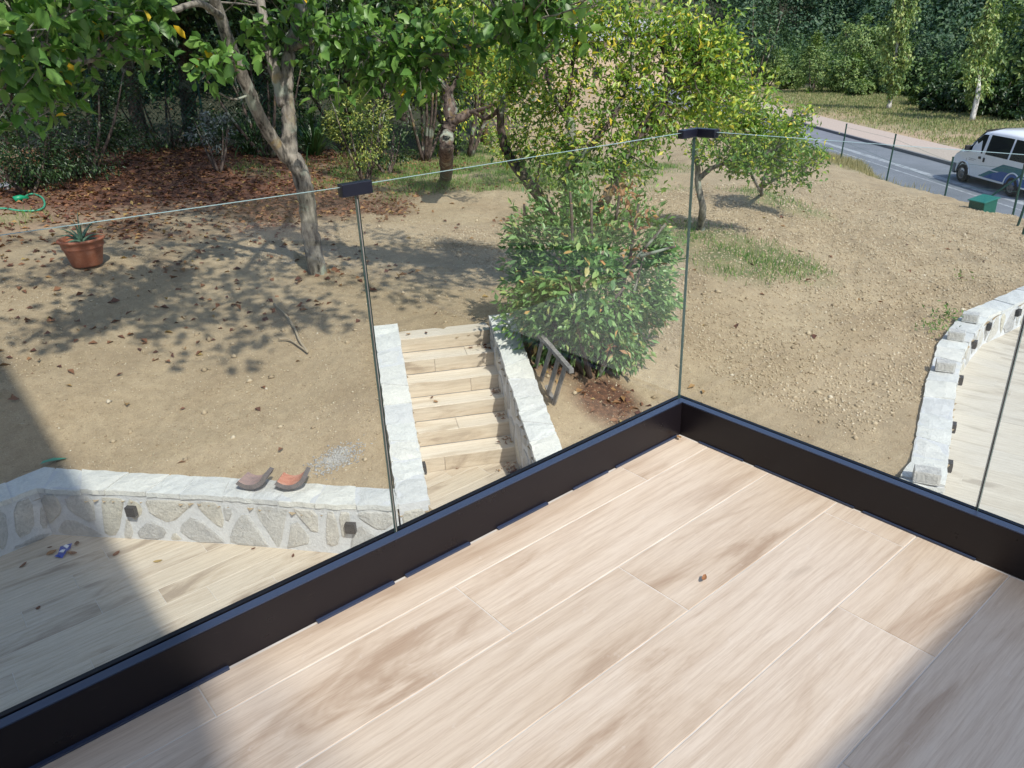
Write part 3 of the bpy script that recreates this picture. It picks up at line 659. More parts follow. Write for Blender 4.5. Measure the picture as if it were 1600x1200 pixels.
# wall lights, each a small box with a downward lens
def wall_light(p, nrm, label, size=(.095, .05, .10)):
    root = empty('wall_light', p, math.atan2(nrm[1], nrm[0])-math.pi/2); tag(root, label, 'wall light', 'square anthracite lights set on the stone walls')
    a, d, h = size; mb = MB(); mb.box((-a/2, .001, -h/2), (a/2, d, h/2)); mb.box((-a/2+.008, d, -h/2+.008), (a/2-.008, d+.004, h/2-.02)); mb.build('lamp_housing', M_light, root, bevel=.004)
    mb = MB(); mb.box((-a/2+.01, .008, -h/2-.005), (a/2-.01, d-.008, -h/2-.0008)); mb.build('lens', M_lens, root)
nL = np.array([-.75, -.66]); nL /= np.linalg.norm(nL)
def on_seg(A, B, t, z, n, o=.02): A = np.array(A); B = np.array(B); p = A+(B-A)*t; return (p[0]+n[0]*o, p[1]+n[1]*o, z)
wall_light(on_seg(WL[4], WL[5], .07, -2.55, nL), nL, 'black square wall light on the left terrace wall, nearer the wall corner')
wall_light(on_seg(WL[6], WL[7], .22, -2.58, nL), nL, 'grey square wall light on the terrace wall just left of the glass seam')
wall_light((*st(-.72, -.038), -2.42), W, 'wall light on the inner face of the left step wall')
def inn_at(px_pt): # nearest on INN
    best = None
    for a, b in zip(INN[:-1], INN[1:]):
        a = np.array(a); b = np.array(b); t = np.clip(np.dot(px_pt-a, b-a)/np.dot(b-a, b-a), 0, 1); p = a+(b-a)*t; d = np.linalg.norm(p-px_pt)
        if best is None or d < best[0]: n = np.array([b[1]-a[1], -(b[0]-a[0])]); best = (d, p, n/np.linalg.norm(n))
    return best[1], best[2]
RLAB = ['lowest wall light, beside the white block nearest the balcony', 'second wall light up the curved wall, on a plain stretch', 'wall light beside the middle white block on the curved wall', 'wall light just below the bend of the curved wall', 'wall light on the bend of the curved wall', 'farthest wall light, on the face of the curved wall near the glass seam']
for P, lb in zip([(5.265, 0.769, -2.600)[:2], (6.121, 1.071, -2.600)[:2], (7.423, 1.509, -2.600)[:2], (8.720, 1.946, -2.600)[:2], (9.562, 2.053, -2.630)[:2], (10.468, 1.984, -2.630)[:2]], RLAB):
    p, n = inn_at(np.array(P)); wall_light((p[0]+n[0]*.012, p[1]+n[1]*.012, -2.6), n, lb)
BLAB = ['white stone block standing on the near end of the curved wall by the railing', 'white stone block in the middle of the curved wall', 'white stone block on the curved wall just below its bend', 'white stone block at the bend of the curved wall, farthest of all']
for P, lb, sz in zip([(4.260, 0.621, -2.430), (7.252, 1.566, -2.430), (8.355, 1.928, -2.430), (9.178, 2.037, -2.430)], BLAB, (1, .95, .9, .9)):
    p, n = inn_at(np.array(P[:2])); c = p-n*.15
    root = empty('stone_block', (c[0], c[1], -2.446), math.atan2(n[1], n[0])+.1); tag(root, lb, 'stone block', 'white blocks on the curved wall')
    mb = MB(); mb.box((-.11*sz, -.07, 0), (.11*sz, .07, .12)); mb.build('block_body', M_block, root, bevel=.006)
    mb = MB(); mb.box((-.085*sz, -.0725, .025), (.085*sz, -.0695, .095)); mb.build('face_panel', M_stone, root)

# ---------------------------------------------------------------- clay roof tiles on the wall
def clay_tile(p, rz, roll, min_, label, group='curved clay roof tiles on the terrace wall'):
    """half round tile lying hollow side up; its axis points across the wall"""
    root = empty('roof_tile', p); tag(root, label, 'roof tile', group)
    root.rotation_euler = (Matrix.Rotation(rz, 3, 'Z') @ Matrix.Rotation(roll, 3, 'Y') @ Matrix.Rotation(-.16, 3, 'X')).to_euler()
    n = 14; Ln = .21; v = []; rad = .19; t = .042
    for k in range(n+1):
        a = math.pi*1.5+(k/n-.5)*1.95
        for r_ in (rad-t, rad):
            for y in (0, 1): rr2 = r_*(1-.08*y); v.append((math.cos(a)*rr2, (y-.5)*Ln, rad+math.sin(a)*rr2))
    fi = []; fo = []
    for k in range(n):
        b = k*4; c2 = b+4
        fi.append((b, b+1, c2+1, c2)); fo += [(b+2, c2+2, c2+3, b+3), (b, c2, c2+2, b+2), (b+1, b+3, c2+3, c2+1)]
    fo += [(0, 2, 3, 1), (n*4, n*4+1, n*4+3, n*4+2)]
    me = raw(v, fi+fo, [min_, M_tile_grey], False, [0]*len(fi)+[1]*len(fo)); link('tile_body', me, root)
    return root
wd = math.atan2(-.75, .66)
clay_tile((-0.059, 4.726, -2.325), wd+.1, -.22, M_pink, 'faded greyish clay roof tile lying hollow side up on the wall, left of the pair')
clay_tile((0.202, 4.478, -2.325), wd+.2, -.2, M_tile_red, 'clay roof tile with bright orange hollow, right of the pair on the wall')

# ---------------------------------------------------------------- pot, aloe, hose, paving slab
pc = (0.085, 10.578, -1.350); pz = gz(pc[0], pc[1])
pot = empty('flower_pot', (pc[0], pc[1], pz)); tag(pot, 'large round terracotta pot standing on the bare soil under the tree', 'flower pot')
v, f = lathe([(0.0, 0), (.21, 0), (.225, .02), (.285, .27), (.29, .28), (.30, .29), (.30, .30), (.312, .375), (.33, .385), (.345, .40), (.345, .425), (.33, .435), (.305, .43), (.295, .40), (.28, .33)]); link('pot_body', raw(v, f, M_terra, True), pot)
v, f = lathe([(.29, .36), (.15, .375), (0, .38)]); link('potting_soil', raw(v, f, M_bark_dark, True), pot); pot.scale = (.9, .9, .9)
al = empty('aloe_plant', (pc[0], pc[1], pz+.33)); tag(al, 'spiky grey green aloe growing in the terracotta pot', 'plant')
ra = random.Random(2)
for k in range(15):
    a = k*2.4; L = ra.uniform(.22, .42); el = ra.uniform(.5, 1.35) if k < 10 else ra.uniform(.1, .5); w = .028; pts = []
    if k == 0: el, L = 1.5, .42
    for i in range(6):
        t = i/5; bend = el-.7*t*t*(1-el/1.6); pts.append((math.cos(a)*math.cos(bend)*L*t, math.sin(a)*math.cos(bend)*L*t, math.sin(bend)*L*t))
    mb = MB(); mb.tube(pts, [w*(1-t/5.2)**.8*(.8 if t else 1) for t in range(6)], 5); o = mb.build('aloe_leaf', M_aloe, al, True)
hz = lambda x, y, d=0.: gz(x, y)+d
hp = [(-0.261, 15.123, -1.150), (-0.018, 14.747, -1.150), (0.243, 14.604, -1.150), (0.430, 14.944, -1.120), (0.546, 15.692, -1.100), (0.482, 16.179, -1.100), (0.323, 16.004, -1.080), (0.203, 15.561, -1.080)]
hp = [(-2.6, hp[0][1]-1.2, 0), (hp[0][0]-.6, hp[0][1]-.1, 0)]+hp
ho = empty('garden_hose', (0, 0, 0)); tag(ho, 'green garden hose looped on the soil with a spray gun at its end', 'hose')
mb = MB(); q = spline(hp, 7); mb.tube([(p[0], p[1], hz(p[0], p[1], .03)) for p in q], .018, 7); mb.build('hose_pipe', M_hose, ho, True)
mb = MB(); a = (0.080, 15.650, -1.120); b = (0.315, 15.681, -1.100); mb.tube([(a[0], a[1], hz(a[0], a[1], .05)), ((a[0]+b[0])/2, (a[1]+b[1])/2, hz(a[0], a[1], .08)), (b[0], b[1], hz(b[0], b[1], .05))], [.07, .05, .03], 8); mb.build('spray_gun', M_hosedark, ho, True)
c_ = (0.189, 17.353, -1.080); zc = gz(c_[0], c_[1])
sl_ = empty('paving_slab', (c_[0]-.25, c_[1], zc+.03), .35); tag(sl_, 'pale grey concrete slab lying on the leaf litter at the far left', 'slab')
mb = MB(); mb.box((-1.0, -.35, -.05), (-.02, .35, .03)); mb.build('slab_half', M_block, sl_, bevel=.01)
mb = MB(); mb.box((-.005, -.35, -.05), (.5, .3, .032)); mb.build('slab_half', M_block, sl_, bevel=.01)

# ---------------------------------------------------------------- plants
def leaf_cloud(P, size, aspect=.5, up=.5, droop=0., rnd=None, dirs=None, nrm=None):
    """P (n,3); returns verts, quads - a folded 2-quad leaf each"""
    n = len(P); r_ = rnd or rng
    d = r_.normal(size=(n, 3)) if dirs is None else dirs+r_.normal(size=(n, 3))*.6
    d[:, 2] -= droop; d /= np.linalg.norm(d, axis=1)[:, None]
    nn = r_.normal(size=(n, 3)); nn[:, 2] += up*2.5
    if nrm is not None: nn = nn*.55+nrm*1.6; d = d-nn*(np.sum(d*nn, 1)/np.sum(nn*nn, 1))[:, None]*.8; d /= np.linalg.norm(d, axis=1)[:, None]
    s = np.cross(d, nn); s /= np.linalg.norm(s, axis=1)[:, None]+1e-9; nn = np.cross(s, d)
    L = size*r_.uniform(.6, 1.25, n)[:, None]; w = L*aspect*r_.uniform(.75, 1.2, n)[:, None]; fold = w*.28
    if aspect > .5 and size > .15 and size < .2:      # rounder outline for leaves seen close
        h = w*.5; v = np.stack([P, P+d*L*.25+s*h*.85+nn*fold*.6, P+d*L*.65+s*h*.9+nn*fold*.5, P+d*L-nn*L*.15, P+d*L*.65-s*h*.9+nn*fold*.5, P+d*L*.25-s*h*.85+nn*fold*.6, P+d*L*.45], 1)
        f = (np.arange(n)[:, None, None]*7+np.array([[0, 1, 6], [1, 2, 6], [2, 3, 6], [3, 4, 6], [4, 5, 6], [5, 0, 6]])[None]).reshape(-1, 3)
        return v.reshape(-1, 3), f
    v = np.stack([P, P+d*L*.45+s*w*.5+nn*fold, P+d*L-nn*L*.12, P+d*L*.45-s*w*.5+nn*fold], 1)
    base = np.arange(n)[:, None]*4
    f = np.concatenate([base+np.array([[0, 1, 2]]), base+np.array([[0, 2, 3]])], 1).reshape(-1, 3)
    return v.reshape(-1, 3), f
_bl = None
def big_leaf_mesh(L, asp, m):
    w = L*asp; v = []; rows = [(0, 0), (.18, .7), (.42, 1), (.68, .85), (.88, .45)]
    for y, k in rows[1:]: v += [(-w/2*k, y*L, w*.12*k), (0, y*L, -.02*L*y), (w/2*k, y*L, w*.12*k)]
    v = [(0, 0, 0)]+v+[(0, L, -.08*L)]; f = [(0, 2, 1), (0, 3, 2)]
    for i in range(3): b = 1+i*3; f += [(b, b+1, b+4, b+3), (b+1, b+2, b+5, b+4)]
    f += [(10, 11, 13), (11, 12, 13)]
    return raw(v, f, m, True)
def single_leaves(parent, P, size, asp, m, rnd, droop=.4, name='leaf'):
    meshes = [big_leaf_mesh(size*k, asp, m) for k in (.75, 1, 1.2)]
    for p in P:
        o = link(name, rnd.choice(meshes), parent); o.location = Vector(p)-Vector(parent.location)
        a = rnd.uniform(0, 6.28); q = Matrix.Rotation(a, 3, 'Z') @ Matrix.Rotation(rnd.gauss(-droop, .45), 3, 'X') @ Matrix.Rotation(rnd.gauss(0, .5), 3, 'Y')
        o.rotation_euler = q.to_euler()
def tree(name, label, cat, base, limbs, clumps, leaf, m_leaf, m_bark, group=None, singles=0, twig_r=.006, seed=1, asp=.5, up=.5, droop=.3, trunk_name='trunk', dens=1., n_twig=9, m_leaf2=None, zsplit=0):
    """limbs: [(points, radii)], first one is the trunk; clumps: [(centre, radius, leaves)]"""
    rnd = random.Random(seed); rg = np.random.default_rng(seed)
    root = empty(name, base); tag(root, label, cat, group); B = Vector(base)
    nodes = []
    for i, (pts, rad) in enumerate(limbs):
        q = spline(pts, 6); n = len(q); rr_ = np.interp(np.linspace(0, 1, n), np.linspace(0, 1, len(rad)), rad)
        q = [np.array(p)+np.array([rnd.uniform(-1, 1) for _ in range(3)])*rr_[k]*.09 for k, p in enumerate(q)]
        nodes += [q[k] for k in range(n//3 if i == 0 else 0, n)]
        mb = MB(); mb.tube([Vector(p)-B for p in q], rr_, 9 if rr_[0] > .05 else 6, wob=.07); mb.build(trunk_name if i == 0 else 'branch', m_bark, root, True)
    tw = MB(); pts = []; dirs = []; ND = np.array(nodes)
    for c, r_, n in clumps:
        n = int(n*dens)
        c = np.array(c); r3 = np.array(r_ if hasattr(r_, '__len__') else (r_, r_, r_))
        k0 = ND[np.argsort(np.linalg.norm(ND-c, axis=1))[:6]]
        nt_ = max(3, n_twig); tips = []
        for k in range(nt_):
            a = k0[rnd.randrange(len(k0))]; u_ = rg.normal(size=3); u_ /= np.linalg.norm(u_); t = c+u_*r3*rnd.uniform(.35, 1)
            mid = (a+t)/2+rg.normal(size=3)*np.linalg.norm(t-a)*.12; q = spline([a, mid, t], 4)
            tw.tube([Vector(p)-B for p in q], np.linspace(twig_r*1.6, twig_r*.4, len(q)), 4); tips.append(q)
        for k in range(n):
            q = tips[rnd.randrange(nt_)]; j = rnd.randint(len(q)//2, len(q)-1); p = q[j]+rg.normal(size=3)*r3*.26
            pts.append(p)
    if tw.v: o = tw.build('twigs', M_twig if m_bark is M_birchbark else m_bark, root); o['kind'] = 'stuff'
    P = np.array(pts)
    if len(P):
        if singles:
            hdv = np.linalg.norm(P-CAMP, axis=1); order = np.argsort(hdv); near = P[order[:singles]]; P = P[order[singles:]]
            single_leaves(root, near, leaf, asp*1.15, m_leaf, rnd, droop)
        low = P[:, 2]+rg.normal(size=len(P))*.35 < zsplit if m_leaf2 else np.zeros(len(P), bool)
        for Q, mm in ((P[~low], m_leaf), (P[low], m_leaf2)):
            if len(Q):
                v, f = leaf_cloud(Q-np.array(base), leaf, asp, up, droop, rg)
                o = link('foliage', fast(v, f, mm), root); o['kind'] = 'stuff'
    return root
def at(hd, *pp): return pp
# the broad-leaved tree over the garden
def L(hd_, *pp): return pp
tb = (2.771, 8.861, -1.700)
limbs = [([(tb[0], tb[1], tb[2]-.15), tb, (2.726, 8.831, -1.156), (2.711, 8.782, -0.595), (2.663, 8.750, -0.186), (2.570, 8.792, 0.053), (2.625, 8.767, 0.452), (2.643, 8.759, 0.857), (2.782, 8.804, 1.284), (2.942, 8.728, 1.701), (3.132, 8.745, 2.150), (3.345, 8.747, 2.808)], [.17, .135, .122, .122, .115, .098, .088, .078, .072, .06]),
 ([(2.620, 8.769, -0.157), (2.392, 8.762, 0.185), (2.165, 8.641, 0.579), (1.997, 8.494, 0.981), (1.827, 8.347, 1.426), (1.684, 8.188, 1.803), (1.509, 7.934, 2.206), (1.286, 7.590, 2.642)], [.095, .085, .08, .072, .062, .05]),
 ([(2.593, 8.782, 0.659), (2.554, 8.800, 1.021), (2.562, 8.905, 1.410), (2.585, 9.004, 1.793), (2.631, 9.093, 2.316)], [.085, .075, .06, .05]),
 ([(2.822, 8.785, 1.360), (2.950, 8.389, 1.441), (3.165, 7.935, 1.448), (3.368, 7.354, 1.386), (3.523, 6.899, 1.260), (3.723, 6.518, 1.234), (3.908, 6.129, 1.319), (4.073, 5.737, 1.473), (4.213, 5.349, 1.650)], [.05, .04, .03, .022, .012]),
 ([(3.523, 6.899, 1.260), (3.707, 6.896, 1.049), (4.030, 7.036, 0.818)], [.016, .012, .008]),
 ([(1.705, 8.180, 1.735), (1.362, 7.882, 1.856), (0.878, 7.521, 1.751), (0.379, 7.151, 1.686), (0.017, 6.835, 1.707), (-0.290, 6.497, 1.732)], [.045, .035, .028, .02, .012]),
 ([(0.379, 7.151, 1.686), (0.083, 7.024, 1.438), (-0.219, 6.789, 1.338), (-0.583, 6.456, 1.489), (-0.924, 6.109, 1.476), (-1.210, 5.745, 1.533)], [.025, .03, .035, .03, .035]),
 ([(0.119, 7.015, 1.475), (-0.214, 6.992, 1.283), (-0.345, 6.816, 1.344), (-0.549, 6.755, 1.405)], [.02, .018, .012, .008]),
 ([(-0.219, 6.789, 1.338), (-0.325, 6.914, 1.234), (-0.380, 6.925, 1.221)], [.016, .012, .008]),
 ([(1.981, 8.501, 0.831), (1.796, 8.467, 0.808), (1.599, 8.435, 0.897), (1.441, 8.385, 0.909)], [.016, .013, .01, .007]),
 ([(1.851, 8.445, 0.842), (1.703, 8.288, 1.111), (1.549, 8.133, 1.226)], [.012, .01, .007]),
 ([(3.231, 8.694, 2.368), (2.161, 7.217, 2.583), (1.158, 5.699, 2.831)], [.08, .06, .04]),
 ([(1.298, 7.586, 2.642), (0.446, 6.610, 2.631), (-0.262, 5.771, 2.560)], [.06, .045, .03])]
CL = []
for px_, py_, h_ in ():
    pass
vis = [(-0.719, 6.481, 1.679), (-0.752, 6.588, 1.311), (-0.753, 6.892, 1.017), (-0.535, 6.956, 1.109), (-0.371, 6.719, 1.528), (-0.507, 6.441, 1.795), (-0.138, 6.564, 1.774), (-0.001, 6.942, 1.522), (0.203, 7.096, 1.742), (0.313, 6.962, 1.502), (0.497, 7.012, 1.594), (-0.371, 6.822, 1.237), (-0.844, 6.299, 1.462),
 (0.604, 7.294, 1.831), (1.401, 8.081, 1.335), (1.549, 8.133, 1.226), (2.344, 8.674, 1.488), (2.551, 8.361, 1.766), (2.875, 7.977, 1.746), (2.970, 7.927, 1.380), (3.069, 7.645, 1.588), (3.125, 7.613, 1.150), (3.074, 7.757, 0.851), (3.242, 7.196, 1.145), (3.224, 7.090, 0.782), (3.086, 7.173, 1.777), (3.309, 6.800, 1.556), (3.459, 6.822, 1.134),
 (3.427, 6.962, 0.845), (3.621, 6.467, 1.539), (3.716, 6.522, 1.122), (3.748, 6.126, 1.690), (3.904, 5.877, 1.448), (3.896, 5.625, 1.666), (4.099, 5.451, 1.170), (4.001, 5.270, 1.618), (4.229, 5.061, 1.637), (4.352, 4.941, 1.569), (2.868, 8.206, 0.932), (3.208, 7.217, 1.502)]
for i, p in enumerate(vis): CL.append((p, (.40, .40, .30), 56))
for i, p in enumerate([(-0.860, 9.109, -1.500), (-0.410, 8.449, -1.700), (0.176, 8.705, -1.750), (0.098, 10.087, -1.600), (0.702, 8.362, -1.800), (0.848, 7.290, -1.900), (1.453, 8.494, -1.750), (1.953, 7.793, -1.800), (2.192, 7.019, -1.850), (3.040, 7.466, -1.850), (2.389, 9.273, -1.650), (1.498, 9.744, -1.650), (0.831, 10.216, -1.600), (3.416, 9.205, -1.750), (3.904, 8.138, -1.850),
  (-0.373, 10.771, -1.450), (-0.826, 10.762, -1.350), (0.527, 11.605, -1.400), (1.448, 11.469, -1.450), (2.360, 11.392, -1.500), (3.261, 11.380, -1.550), (4.525, 11.684, -1.700), (4.854, 10.414, -1.800), (4.821, 8.773, -1.850), (0.288, 12.865, -1.250), (1.422, 13.374, -1.300), (2.599, 13.549, -1.400), (3.977, 13.807, -1.400), (5.261, 14.155, -1.500), (2.514, 15.021, -1.200), (3.848, 15.072, -1.200), (5.318, 16.165, -1.300), (3.815, 16.848, -1.100), (1.420, 14.922, -1.150), (6.154, 13.572, -1.700), (-0.516, 12.491, -1.250), (4.300, 7.371, -1.880), (2.565, 17.279, -1.050), (4.141, 9.250, -1.800), (3.519, 6.757, -1.850)]):
    h = 4.3+.9*((i*37) % 10)/10
    CL.append(((p[0]-.16*h, p[1]-.85*h, p[2]+h), (.66, .66, .35), 95))
tree('broadleaf_tree', 'large forked tree with grey lichened trunk and broad leaves, left of the glass seam', 'tree', tb, limbs, CL, .175, M_leaf_big, M_bark, singles=290, twig_r=.007, seed=3, asp=.55, droop=.5, n_twig=6)

# second, rough dark stump-like trunk
t2 = (9.534, 15.036, -1.900); h2 = 17.5
tree('pruned_tree', 'gnarled tree with thick dark trunk and pruned pale fork on the grass', 'tree', t2,
 [([(t2[0], t2[1], t2[2]-.1), t2, (7.148, 11.567, -0.712), (7.204, 11.527, -0.284), (7.269, 11.481, -0.045), (7.314, 11.572, 0.247), (7.307, 11.577, 0.484), (7.116, 11.711, 0.704), (6.767, 11.707, 0.974), (6.628, 11.799, 1.149)], [.17, .15, .14, .14, .07, .05, .035]),
  ([(7.245, 11.498, -0.104), (7.343, 11.304, -0.043), (7.521, 11.171, 0.079)], [.11, .09, .085]),
  ([(7.500, 11.187, 0.056), (7.537, 10.781, 0.140), (7.593, 10.353, 0.266)], [.05, .04, .03]),
  ([(7.334, 11.557, 0.424), (7.531, 11.538, 0.705), (7.679, 11.553, 1.046), (7.835, 11.435, 1.608)], [.05, .04, .02])],
 [((6.641, 11.790, 1.316), .5, 130), ((7.318, 11.692, 1.403), .6, 200), ((7.824, 11.443, 1.383), .6, 220), ((7.799, 10.957, 0.811), .5, 160), ((7.699, 11.538, 1.836), .7, 240), ((7.676, 10.543, 0.368), .35, 60), ((6.967, 11.693, 0.851), .35, 60), ((8.010, 10.787, 1.363), .6, 200)], .11, M_leaf_plum, M_bark_dark, seed=5, dens=1.6)

# plum in the middle, many stems, yellowing
t3 = (6.559, 7.401, -1.950)
l3 = [([(t3[0], t3[1], t3[2]-.1), t3, (4.651, 5.488, -0.726), (4.699, 5.510, -0.257), (4.776, 5.506, 0.234), (4.819, 5.603, 0.636), (4.918, 5.646, 0.993), (5.055, 5.652, 1.413)], [.10, .09, .07, .06, .05, .03, .012]),
 ([t3, (4.719, 5.970, -0.637), (4.746, 6.347, -0.350), (4.712, 6.637, -0.080), (4.700, 6.777, 0.242), (4.717, 6.763, 0.565), (4.892, 6.747, 0.792), (5.043, 6.750, 1.136)], [.085, .08, .07, .06, .05, .04, .015]),
 ([(4.716, 6.763, 0.541), (4.676, 7.052, 0.394), (4.542, 7.155, 0.483)], [.035, .03, .02]),
 ([t3, (4.870, 5.128, -0.632), (5.027, 4.961, -0.206), (5.224, 4.891, 0.154), (5.440, 4.794, 0.543), (5.698, 4.639, 0.887), (5.927, 4.507, 1.120)], [.08, .07, .055, .045, .035, .012]),
 ([(5.077, 4.906, -0.055), (5.273, 4.836, 0.227), (5.536, 4.680, 0.576), (5.602, 4.757, 0.962), (5.569, 4.797, 1.309)], [.04, .03, .025, .01]),
 ([(4.723, 5.488, -0.180), (4.811, 5.188, 0.177), (5.065, 5.067, 0.491), (5.260, 5.002, 0.908), (5.352, 5.049, 1.321)], [.045, .035, .025, .01]),
 ([(4.749, 5.532, 0.423), (4.662, 5.751, 0.789), (4.678, 5.872, 1.218)], [.035, .025, .01])]
c3 = []
for q in [(5.005, 6.783, 1.368), (5.022, 6.503, 0.982), (4.815, 6.018, 1.358), (4.797, 5.899, 0.703), (4.918, 5.785, 1.559), (4.984, 5.581, 1.203), (4.886, 5.538, 0.779), (5.117, 5.447, 1.475), (5.101, 5.320, 0.985), (4.979, 5.303, 0.561), (5.228, 5.186, 1.259), (5.212, 5.055, 0.768), (5.067, 5.065, 0.344), (5.398, 4.997, 1.455), (5.456, 4.930, 1.039), (5.343, 4.907, 0.474), (5.570, 4.795, 1.241), (5.651, 4.697, 0.889), (5.614, 4.742, 0.531), (5.831, 4.631, 1.298), (5.908, 4.531, 1.017), (5.797, 4.512, 0.670), (6.070, 4.483, 1.184), (6.170, 4.345, 0.863), (6.059, 4.328, 0.548), (5.834, 4.789, 1.507), (6.017, 4.554, 1.427), (6.087, 4.460, 0.759), (4.645, 5.630, 0.202), (4.806, 6.161, 0.307), (4.801, 5.341, 0.092), (4.946, 5.048, -0.052), (5.201, 4.766, 0.054), (4.951, 6.566, 0.594), (6.249, 4.234, 1.001), (5.567, 4.954, 1.585), (5.271, 5.286, 1.637), (4.865, 5.836, 1.768), (5.421, 4.662, 0.223), (4.960, 6.821, 0.905), (6.344, 4.272, 0.710), (6.502, 4.218, 0.443), (6.319, 4.308, 0.305), (6.525, 4.185, 0.845), (6.236, 4.425, 1.212), (5.932, 4.500, 0.368), (4.592, 5.815, -0.116), (4.674, 5.325, -0.312), (5.057, 4.778, -0.268), (4.741, 6.351, 0.022)]:
    c3.append((q, (.44, .44, .36), 250))
tree('plum_tree', 'many stemmed fruit tree with small yellowing leaves rising behind the laurel bush', 'tree', t3, l3, c3, .088, M_leaf_plum, M_bark_dark, twig_r=.005, seed=8, asp=.42, n_twig=8, m_leaf2=M_leaf_green, zsplit=(4.886, 5.538, 0.297)[2])

t4 = (8.997, 6.618, -1.780)
tree('young_fruit_tree', 'slim grey young tree with open crown on a grass patch right of the glass corner', 'tree', t4,
 [([(t4[0], t4[1], t4[2]-.1), t4, (8.744, 6.417, -1.378), (8.686, 6.495, -1.005), (8.669, 6.517, -0.711), (8.555, 6.503, -0.420), (8.551, 6.508, 0.030), (8.593, 6.453, 0.512)], [.085, .07, .055, .05, .04, .03, .012]),
  ([(8.689, 6.491, -0.899), (8.712, 6.291, -0.716), (8.774, 6.032, -0.609), (8.968, 5.748, -0.557), (9.282, 5.443, -0.420)], [.045, .04, .03, .02, .01]),
  ([(8.774, 6.032, -0.609), (8.952, 5.951, -0.223), (9.158, 5.823, 0.058)], [.025, .018, .008]), ([(8.941, 5.789, -0.558), (8.953, 5.588, -0.841), (8.990, 5.532, -1.043)], [.014, .01, .006])],
 [((8.618, 6.420, 0.175), .35, 110), ((8.777, 6.202, -0.123), .4, 150), ((8.993, 6.068, 0.061), .4, 150), ((8.768, 6.042, -0.458), .35, 130), ((9.067, 5.780, -0.323), .4, 170), ((8.916, 5.827, -0.608), .3, 120), ((9.186, 5.596, -0.570), .35, 130), ((9.161, 5.819, 0.009), .3, 90), ((8.663, 6.358, 0.509), .35, 100), ((9.362, 5.504, -0.335), .35, 110), ((8.558, 6.332, -0.357), .25, 60), ((9.563, 5.366, -0.150), .3, 90), ((9.520, 5.241, -0.481), .3, 90), ((9.377, 5.668, -0.003), .35, 110), ((9.724, 5.088, -0.443), .22, 50), ((9.038, 6.003, 0.302), .35, 100)], .085, M_leaf_plum, M_bark, seed=12, m_leaf2=M_leaf_green, zsplit=(8.627, 6.407, -0.071)[2], dens=2.6, asp=.5, twig_r=.005)
t5 = (12.841, 7.918, -1.950)
tree('small_fruit_tree', 'small sparse fruit tree with low yellowing branches, rightmost in the garden', 'tree', t5,
 [([(t5[0], t5[1], t5[2]-.1), t5, (11.541, 7.111, -1.474), (11.589, 7.034, -1.164), (11.664, 6.914, -0.801), (11.733, 6.801, -0.389), (11.774, 6.735, -0.044)], [.05, .04, .03, .02, .008]),
  ([(11.448, 7.070, -1.555), (11.266, 7.168, -1.257), (11.206, 7.259, -0.955)], [.03, .02, .01]), ([(11.555, 7.089, -1.498), (11.607, 6.624, -1.188), (11.714, 6.241, -1.023), (11.761, 5.951, -0.968)], [.03, .02, .012, .006])],
 [((11.580, 7.049, -0.982), .4, 110), ((11.719, 6.825, -0.682), .4, 130), ((11.819, 6.659, -0.331), .4, 110), ((11.881, 6.553, -0.103), .3, 60), ((11.656, 6.541, -1.007), .4, 130), ((11.764, 6.152, -0.928), .4, 110), ((11.522, 6.763, -1.311), .3, 70), ((11.278, 7.149, -1.099), .35, 90), ((11.669, 6.320, -1.225), .25, 50), ((11.665, 7.101, -0.399), .4, 110)], .1, M_leaf_plum, M_bark, seed=14, m_leaf2=M_leaf_green, zsplit=(11.574, 7.059, -0.862)[2], dens=1.7, asp=.5, twig_r=.006)

